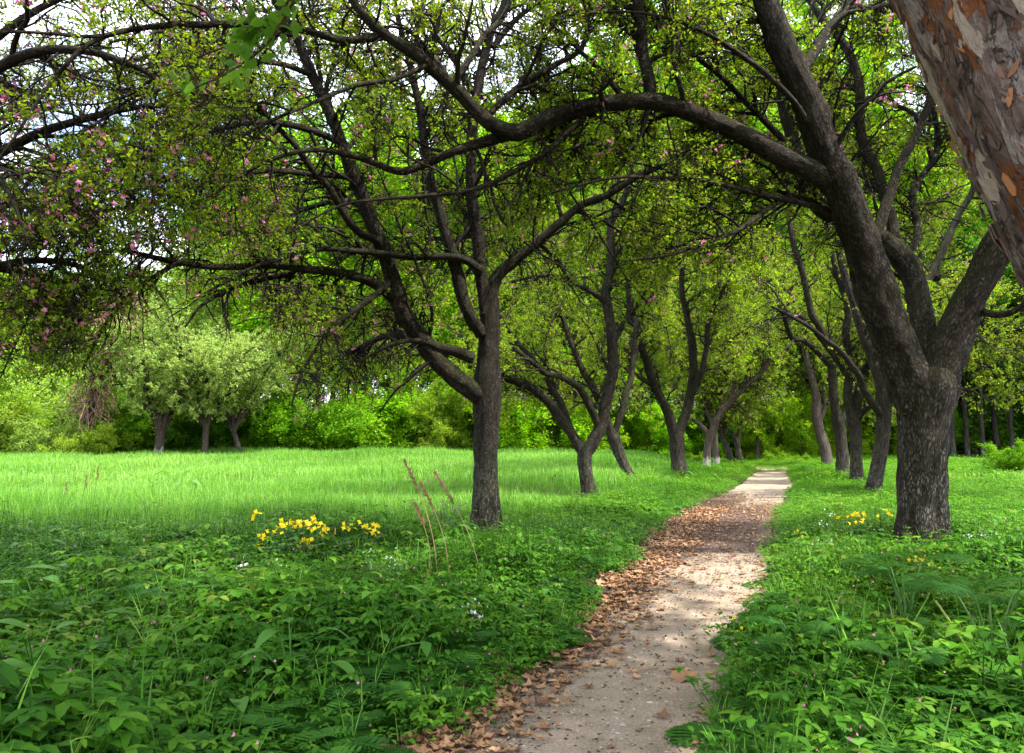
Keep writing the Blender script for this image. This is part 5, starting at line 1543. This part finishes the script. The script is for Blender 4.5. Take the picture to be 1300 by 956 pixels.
for hd, Y, lab in [([(482, 705), (495, 712), (508, 718), (470, 722), (500, 735)], 6.8, 'white flowering cress between the yellow flowers and the dry stalks'),
                   ([(310, 720), (325, 735), (330, 748), (345, 722), (360, 745)], 6.6, 'white flowering cress below the yellow patch'),
                   ([(1050, 655), (1042, 668), (1056, 690), (1030, 700)], 8.2, 'white flowering cress left of the right trunk, near the path'),
                   ([(1245, 690), (1260, 700), (1275, 712), (1230, 700)], 8.6, 'white flowering cress right of the broad trunk'),
                   ([(600, 815), (612, 800), (590, 790)], 5.2, 'white flowering cress at the left path edge by the bare soil')]:
    flower_plant('white_cress', hd, Y, lab, 'wildflower', 'white flowering herbs', M_WHITE, .013, 5)

for (u, Y, h, n, lab) in [(235, 19, .55, 9, 'clump of dark broad dock leaves rising from the meadow grass'), (205, 20, .42, 6, 'smaller dock clump left of the big one in the meadow'),
                          (860, 23, .40, 7, 'leafy dock clump in the grass under the left row'), (700, 21, .35, 6, 'pale dock clump in the grass right of the meadow-side trunk'), (1020, 30, .55, 8, 'tall dock clump at the right edge of the far path')]:
    p = ground_pt(u, Y); root = empty('dock_clump', p, lab, 'wild plant', 'dock clumps in the grass')
    V, f3, f4, t, _ = proto_broad(h, n, h * .75, .42)
    lb = Bag(); lb.add(V + p, f3 if len(f3) else None, f4, t); lb.build('leaf', M_BROAD, root, p)
for (u, Y, v1_, lab) in [(122, 13.5, 592, 'tall thin weed with a pale tip in the meadow, right of a shorter one'), (107, 13.2, 603, 'shorter thin weed with a reddish tip in the meadow'), (82, 13.6, 612, 'lone thin weed in the meadow near the left side')]:
    p = ground_pt(u, Y); q = at(u + 3, v1_, Y); root = empty('meadow_weed', p, lab, 'wild plant', 'thin weeds in the meadow')
    sb = Bag(); stalk(sb, p, q, .006, 0, .5, 6, 4); sb.build('stem', M_STEM, root, p)
    hb = Bag(); m = 60; pos = q - np.array([0, 0, 1]) * (rng.random((m, 1)) * .22); leaf_batch(hb, pos, nrm(rng.normal(size=(m, 3)) * .7 + np.array([0, 0, .7])), .035 * rng.uniform(.6, 1.2, m), asp=.4); hb.build('seed_head', M_SEED, root, p, smooth=False)

# last year's dry grass stalks
for (u0, v0_, u1, v1_, Y, r, lab) in [(558, 745, 514, 586, 6.9, .006, 'tallest dry grass stalk, its brown plume well above the others'),
                                    (571, 760, 535, 615, 6.8, .0055, 'dry grass stalk with a long plume, second tallest of the clump'),
                                    (542, 742, 527, 640, 6.9, .005, 'shortest dry grass stalk with a small bent plume'),
                                    (616, 770, 553, 602, 6.6, .0045, 'dry grass stalk leaning furthest left across the meadow-side trunk foot')]:
    p0 = ground_pt(u0, Y); p1 = at(u1, v1_, Y + .15)
    root = empty('dry_grass_stalk', p0, lab, 'dry grass', 'dry grass stalks left of the path')
    b = Bag()
    t = np.linspace(0, 1, 14)[:, None]
    P = p0 * (1 - t) + p1 * t
    P[:, 0] += (.10 * np.sin(np.pi * t[:, 0]) * (1 if u0 > u1 else -1)) * .8
    tubes(b, P, np.linspace(r, r * .45, 14), 4, tint=.5); b.build('stem', M_STRAW, root, p0)
    hb = Bag()
    q = []
    m = 110
    tt = 1 - .26 * rng.random(m)
    pos = np.stack([np.interp(tt, t[:, 0], P[:, k]) for k in range(3)], 1)
    d = nrm((P[-1] - P[-3]) / np.linalg.norm(P[-1] - P[-3]) + rng.normal(size=(m, 3)) * .32)
    leaf_batch(hb, pos, d, .05 * rng.uniform(.6, 1.2, m), asp=.24, fold=.3)
    hb.build('seed_head', M_SEED, root, p0, smooth=False)

# big feathery hogweed-like plants on the right, with thick hollow stalks
def feather_plant(u, Y, h, nf, seed_, label):
    random.seed(seed_)
    p = ground_pt(u, Y)
    root = empty('feathery_plant', p, label, 'wild plant', 'large feathery plants right of the path')
    sb, lb = Bag(), Bag()
    for i in range(nf):
        a = i * 2.4 + random.random() * .6
        lean = random.uniform(.15, .42)
        top = p + np.array([math.cos(a) * h * lean, math.sin(a) * h * lean, h * random.uniform(.75, 1.05)])
        P = spline([p - np.array([0, 0, .04]), p + (top - p) * .5 + np.array([0, 0, .03]), top], 8)
        tubes(sb, P, np.linspace(.011, .006, 8), 6, tint=random.random())
        V, f3, f4, t, _ = proto_fern(h * .62, 1, 11)
        # several blades spreading flat from the top of the stalk
        for j in range(3):
            aa = a + (j - 1) * 1.1
            V, f3, f4, t, _ = proto_fern(h * random.uniform(.75, 1.0), 1, 15, 1, .085)
            c, s = math.cos(aa), math.sin(aa)
            ph = math.atan2(V[:, 1].mean(), V[:, 0].mean()); c, s = math.cos(aa - ph), math.sin(aa - ph)
            W = np.stack([V[:, 0] * c - V[:, 1] * s, V[:, 0] * s + V[:, 1] * c, V[:, 2] * .8], 1) + top
            lb.add(W, f3 if len(f3) else None, f4 if len(f4) else None, t)
    sb.build('stalk', M_STEM, root, p)
    lb.build('frond', M_FERN, root, p, smooth=False)


feather_plant(1245, 4.6, .50, 5, 3, 'large feathery-leaved plant with thick stalks, nearest the broken pale stem')
feather_plant(1140, 5.6, .46, 5, 5, 'large feathery-leaved plant just in front of the broad arching trunk')
feather_plant(1010, 4.7, .30, 4, 8, 'smaller feathery plant leaning over the right edge of the path')
feather_plant(1130, 4.1, .26, 5, 9, 'low feathery plant with fresh upright leaves at the bottom right')
feather_plant(230, 5.6, .36, 6, 12, 'feathery plant in the dark herbs on the left')
# broken pale stem
p0 = ground_pt(1225, 4.55); p1 = at(1188, 763, 4.5)
b = Bag(); tubes(b, spline([p0, (p0 + p1) / 2 + np.array([.01, 0, .01]), p1], 8), np.linspace(.010, .006, 8), 6, tint=.5)
tag(b.build('broken_stem', leaf_mat('pale_stem', [(0, (.32, .36, .08)), (1, (.36, .40, .10))], trans=.2), off=(0, 0, 0)), 'pale yellowish broken stem leaning left among the feathery plants', 'broken stem')

# big burdock leaves on the left
def burdock(u, Y, leaves, label):
    p = ground_pt(u, Y)
    root = empty('burdock', p, label, 'wild plant', 'big-leaved plants left of the path')
    sb = Bag()
    for (uu, vv, yy, L, a, el) in leaves:
        lb = Bag()
        top = at(uu, vv, yy)
        top[2] = max(top[2], p[2] + .08)
        tubes(sb, spline([p, (p + top) / 2 + np.array([0, 0, .04]), top], 6), np.linspace(.008, .005, 6), 5, tint=.5)
        strip_leaf(lb, top, dirv(a, el), (0, 0, 1), L, L * .50, 12, [.12, .62, .9, 1, .98, .9, .76, .56, .32, 0], .35, .18, random.random())
        lb.build('leaf', M_BROAD, root, p)
    sb.build('stem', M_STEM, root, p)


burdock(60, 6.0, [(30, 722, 6.0, .34, .5, .1), (48, 735, 5.9, .26, 5.8, .3), (85, 720, 6.2, .28, 2.5, .2), (20, 740, 5.8, .30, 3.4, .1)], 'burdock with a broad pale curved leaf at the far left of the herbs')
burdock(150, 4.9, [(132, 778, 4.8, .22, .4, .12), (70, 800, 4.6, .17, .9, .45), (160, 800, 4.7, .16, 5.3, .1)], 'plant with two smooth grey-green oval leaves in the left herbs')
burdock(10, 4.2, [(-10, 790, 4.2, .20, .1, .1), (5, 822, 4.1, .22, .3, -.1), (-30, 810, 4.0, .2, .8, .3)], 'bright green large-leaved plant cut by the left side of the picture')
burdock(530, 5.9, [(520, 768, 5.8, .15, 6.1, .1), (505, 790, 5.6, .12, 2.8, .2)], 'small plant with one smooth oval leaf below the dry stalks')
burdock(470, 4.6, [(540, 815, 4.5, .12, 4.9, -.1), (430, 800, 4.5, .13, 3.3, .2), (480, 805, 4.6, .12, 5.4, .1)], 'lobed bright-leaved plant beside the bare soil')

# a seedling in the middle of the path
pt_ = ground_pt(901, 7.6); V, f3, f4, t, _ = proto_nettle(.13, 4, .045, 2)
b = Bag(); b.add(V, f3 if len(f3) else None, f4, t)
o = b.build('seedling', M_HERB); o.location = pt_
tag(o, 'small green seedling growing alone in the middle of the path', 'seedling')

# the few big dry leaves one can pick out
def big_leaf(u, v, L, rot, label, Y=None, lift=.02):
    Y = Y or EYE * FPX / (v - 560) * .96
    p = at(u, v, Y); p[2] = float(zf(p[0], Y)) + lift
    b = Bag()
    K = 22
    th = np.arange(K) * 2 * np.pi / K
    lob = .62 + .38 * np.abs(np.cos(th * 2.5)) ** .7
    lob *= 1 + .10 * (np.arange(K) % 2)
    rad = L * .5 * lob
    for ring, s in ((0, .5), (1, 1.0)):
        pass
    X = np.cos(th) * rad; Yy = np.sin(th) * rad
    Z = .35 * np.abs(X * math.cos(1 + rot) + Yy * math.sin(1 + rot)) + rng.normal(size=K) * L * .05
    V = [[0, 0, 0]] + [[X[i] * .5, Yy[i] * .5, Z[i] * .35 + .004] for i in range(K)] + [[X[i], Yy[i], Z[i]] for i in range(K)]
    f3 = [[0, 1 + i, 1 + (i + 1) % K] for i in range(K)]
    f4 = [[1 + i, 1 + K + i, 1 + K + (i + 1) % K, 1 + (i + 1) % K] for i in range(K)]
    b.add(V, f3, f4, rng.uniform(.55, 1))
    st = spline([[-L * .4, 0, .01], [-L * .7, L * .03, .0], [-L * .95, L * .12, .01]], 5)
    tubes(b, st, np.full(5, .0015), 3, tint=.2)
    o = b.build('fallen_leaf', M_DRYLEAF)
    o.location = p; o.rotation_euler = (rng.normal() * .2, rng.normal() * .2, rot)
    tag(o, label, 'fallen leaf', 'large fallen leaves')


for a in [(868, 844, .15, .4, 'reddish brown dry leaf lying alone on the path near the right edge'), (402, 856, .16, 1.9, 'large tan dry leaf standing among the left herbs near the eye'),
          (108, 772, .20, 2.6, 'curled tan dry leaf caught between big leaves at the far left'), (40, 838, .18, .2, 'long brown dry leaf lying low at the left edge'),
          (500, 856, .12, .9, 'dry leaf below the lobed bright-leaved plant'), (655, 785, .15, 2.2, 'big dry leaf at the head of the left drift'), (700, 800, .12, 3.0, 'dry leaf where the drift meets the dark leaf mould'),
          (735, 742, .16, 5.1, 'upturned broad dry leaf in the left drift'), (765, 735, .15, 4.0, 'dry leaf with its edge standing up, middle of the drift'), (535, 850, .13, 4.4, 'dry leaf on the bare soil hump'),
          (575, 855, .10, 5.4, 'small dry leaf where the bare soil meets the path'), (590, 800, .09, 1.1, 'small dry leaf above the bare soil hump')]:
    big_leaf(*a)

# pebbles trodden into the path
x, y = on_path(2600, (3.0, 14), lambda n: rng.uniform(-.95, 1.0, n))
r = rng.uniform(.003, .010, len(x)) * (1 + (rng.random(len(x)) < .04))
g = np.array([[1, 0, .25], [.45, .85, .2], [-.6, .75, .25], [-1, -.1, .2], [-.35, -.9, .25], [.6, -.75, .2], [.1, 0, .75]])
P = np.stack([x, y, zf(x, y) + .010], 1)[:, None] + g[None] * r[:, None, None] * rng.uniform(.7, 1.3, (len(x), 7, 1))
f = np.array([[i, (i + 1) % 6, 6] for i in range(6)])
tag(mesh('pebbles', P.reshape(-1, 3), [(f[None] + (np.arange(len(x)) * 7)[:, None, None]).reshape(-1, 3)], leaf_mat('pebble', [(0, (.16, .13, .11)), (1, (.46, .40, .34))], trans=0, rough=.8), tint=np.repeat(rng.random(len(x)), 7)), 'small pebbles trodden into the sandy path', 'pebbles', kind='stuff')

# pink petals resting on the herbs
x, y = scatter_xy(2600, (-7, 9), (2.4, 11))
k = in_view(x, y) & free(x, y, .1)
x, y = x[k], y[k]
b = Bag()
pos = np.stack([x, y, zf(x, y) + rng.uniform(.12, .36, len(x))], 1)
flower_batch(b, pos, rng.uniform(.004, .011, len(x)), cup=.2, petals=3)
tag(b.build('petals_on_herbs', M_PINKP, smooth=False), 'pink petals caught on the leaves of the herbs', 'petals', kind='stuff')

# ------------------------------------------------------------------ sky, sun, camera
SUN = nrm(np.array([.44, -.20, .87]))
el = math.asin(SUN[2]); az = math.atan2(SUN[0], SUN[1])      # clockwise from +Y
w = bpy.data.worlds.new('World'); sc.world = w; w.use_nodes = True
nt = w.node_tree; nt.nodes.clear()
wo = nt.nodes.new('ShaderNodeOutputWorld'); bg = nt.nodes.new('ShaderNodeBackground')
sky = nt.nodes.new('ShaderNodeTexSky'); sky.sky_type = 'NISHITA'; sky.sun_disc = False
sky.sun_elevation = el; sky.sun_rotation = az; sky.air_density = 1.0; sky.dust_density = 1.5; sky.ozone_density = 1.0
tc = nt.nodes.new('ShaderNodeTexCoord')
mp = N(nt, 'ShaderNodeMapping'); mp.inputs['Scale'].default_value = (1, 1, 2.6)
cn = N(nt, 'ShaderNodeTexNoise', i_Scale=2.2, i_Detail=7.0, i_Roughness=.58)
nt.links.new(tc.outputs['Generated'], mp.inputs['Vector']); nt.links.new(mp.outputs[0], cn.inputs['Vector'])
cr = N(nt, 'ShaderNodeMapRange', i_1=.40, i_2=.58, i_3=0.0, i_4=.9); nt.links.new(cn.outputs['Fac'], cr.inputs[0])
cm = N(nt, 'ShaderNodeMix', data_type='RGBA'); cm.inputs[7].default_value = (9.5, 9.8, 10.4, 1)
nt.links.new(cr.outputs[0], cm.inputs[0]); nt.links.new(sky.outputs[0], cm.inputs[6])
nt.links.new(cm.outputs[2], bg.inputs['Color']); bg.inputs['Strength'].default_value = .145
nt.links.new(bg.outputs[0], wo.inputs['Surface'])

sun = bpy.data.lights.new('sun', 'SUN'); sun.energy = 3.3; sun.angle = R(1.2); sun.color = (1, .95, .86)
so = bpy.data.objects.new('sun', sun); COL.objects.link(so)
from mathutils import Vector
so.rotation_euler = Vector(-SUN).to_track_quat('-Z', 'Y').to_euler()

cam = bpy.data.cameras.new('camera'); cam.sensor_width = 36; cam.lens = 36 * FPX / 1300
cam.clip_start = .05; cam.clip_end = 3000
co = bpy.data.objects.new('camera', cam); COL.objects.link(co)
co.location = CAM; co.rotation_euler = (math.pi / 2 + TILT, 0, 0)
sc.camera = co

sc.view_settings.view_transform = 'Standard'; sc.view_settings.look = 'None'
sc.view_settings.exposure = 2.0; sc.view_settings.gamma = 1
sc.view_settings.use_curve_mapping = False
c = sc.cycles
c.max_bounces = 6; c.diffuse_bounces = 4; c.glossy_bounces = 2; c.transmission_bounces = 4; c.transparent_max_bounces = 4
c.use_denoising = True
c.caustics_reflective = False; c.caustics_refractive = False
c.use_adaptive_sampling = True
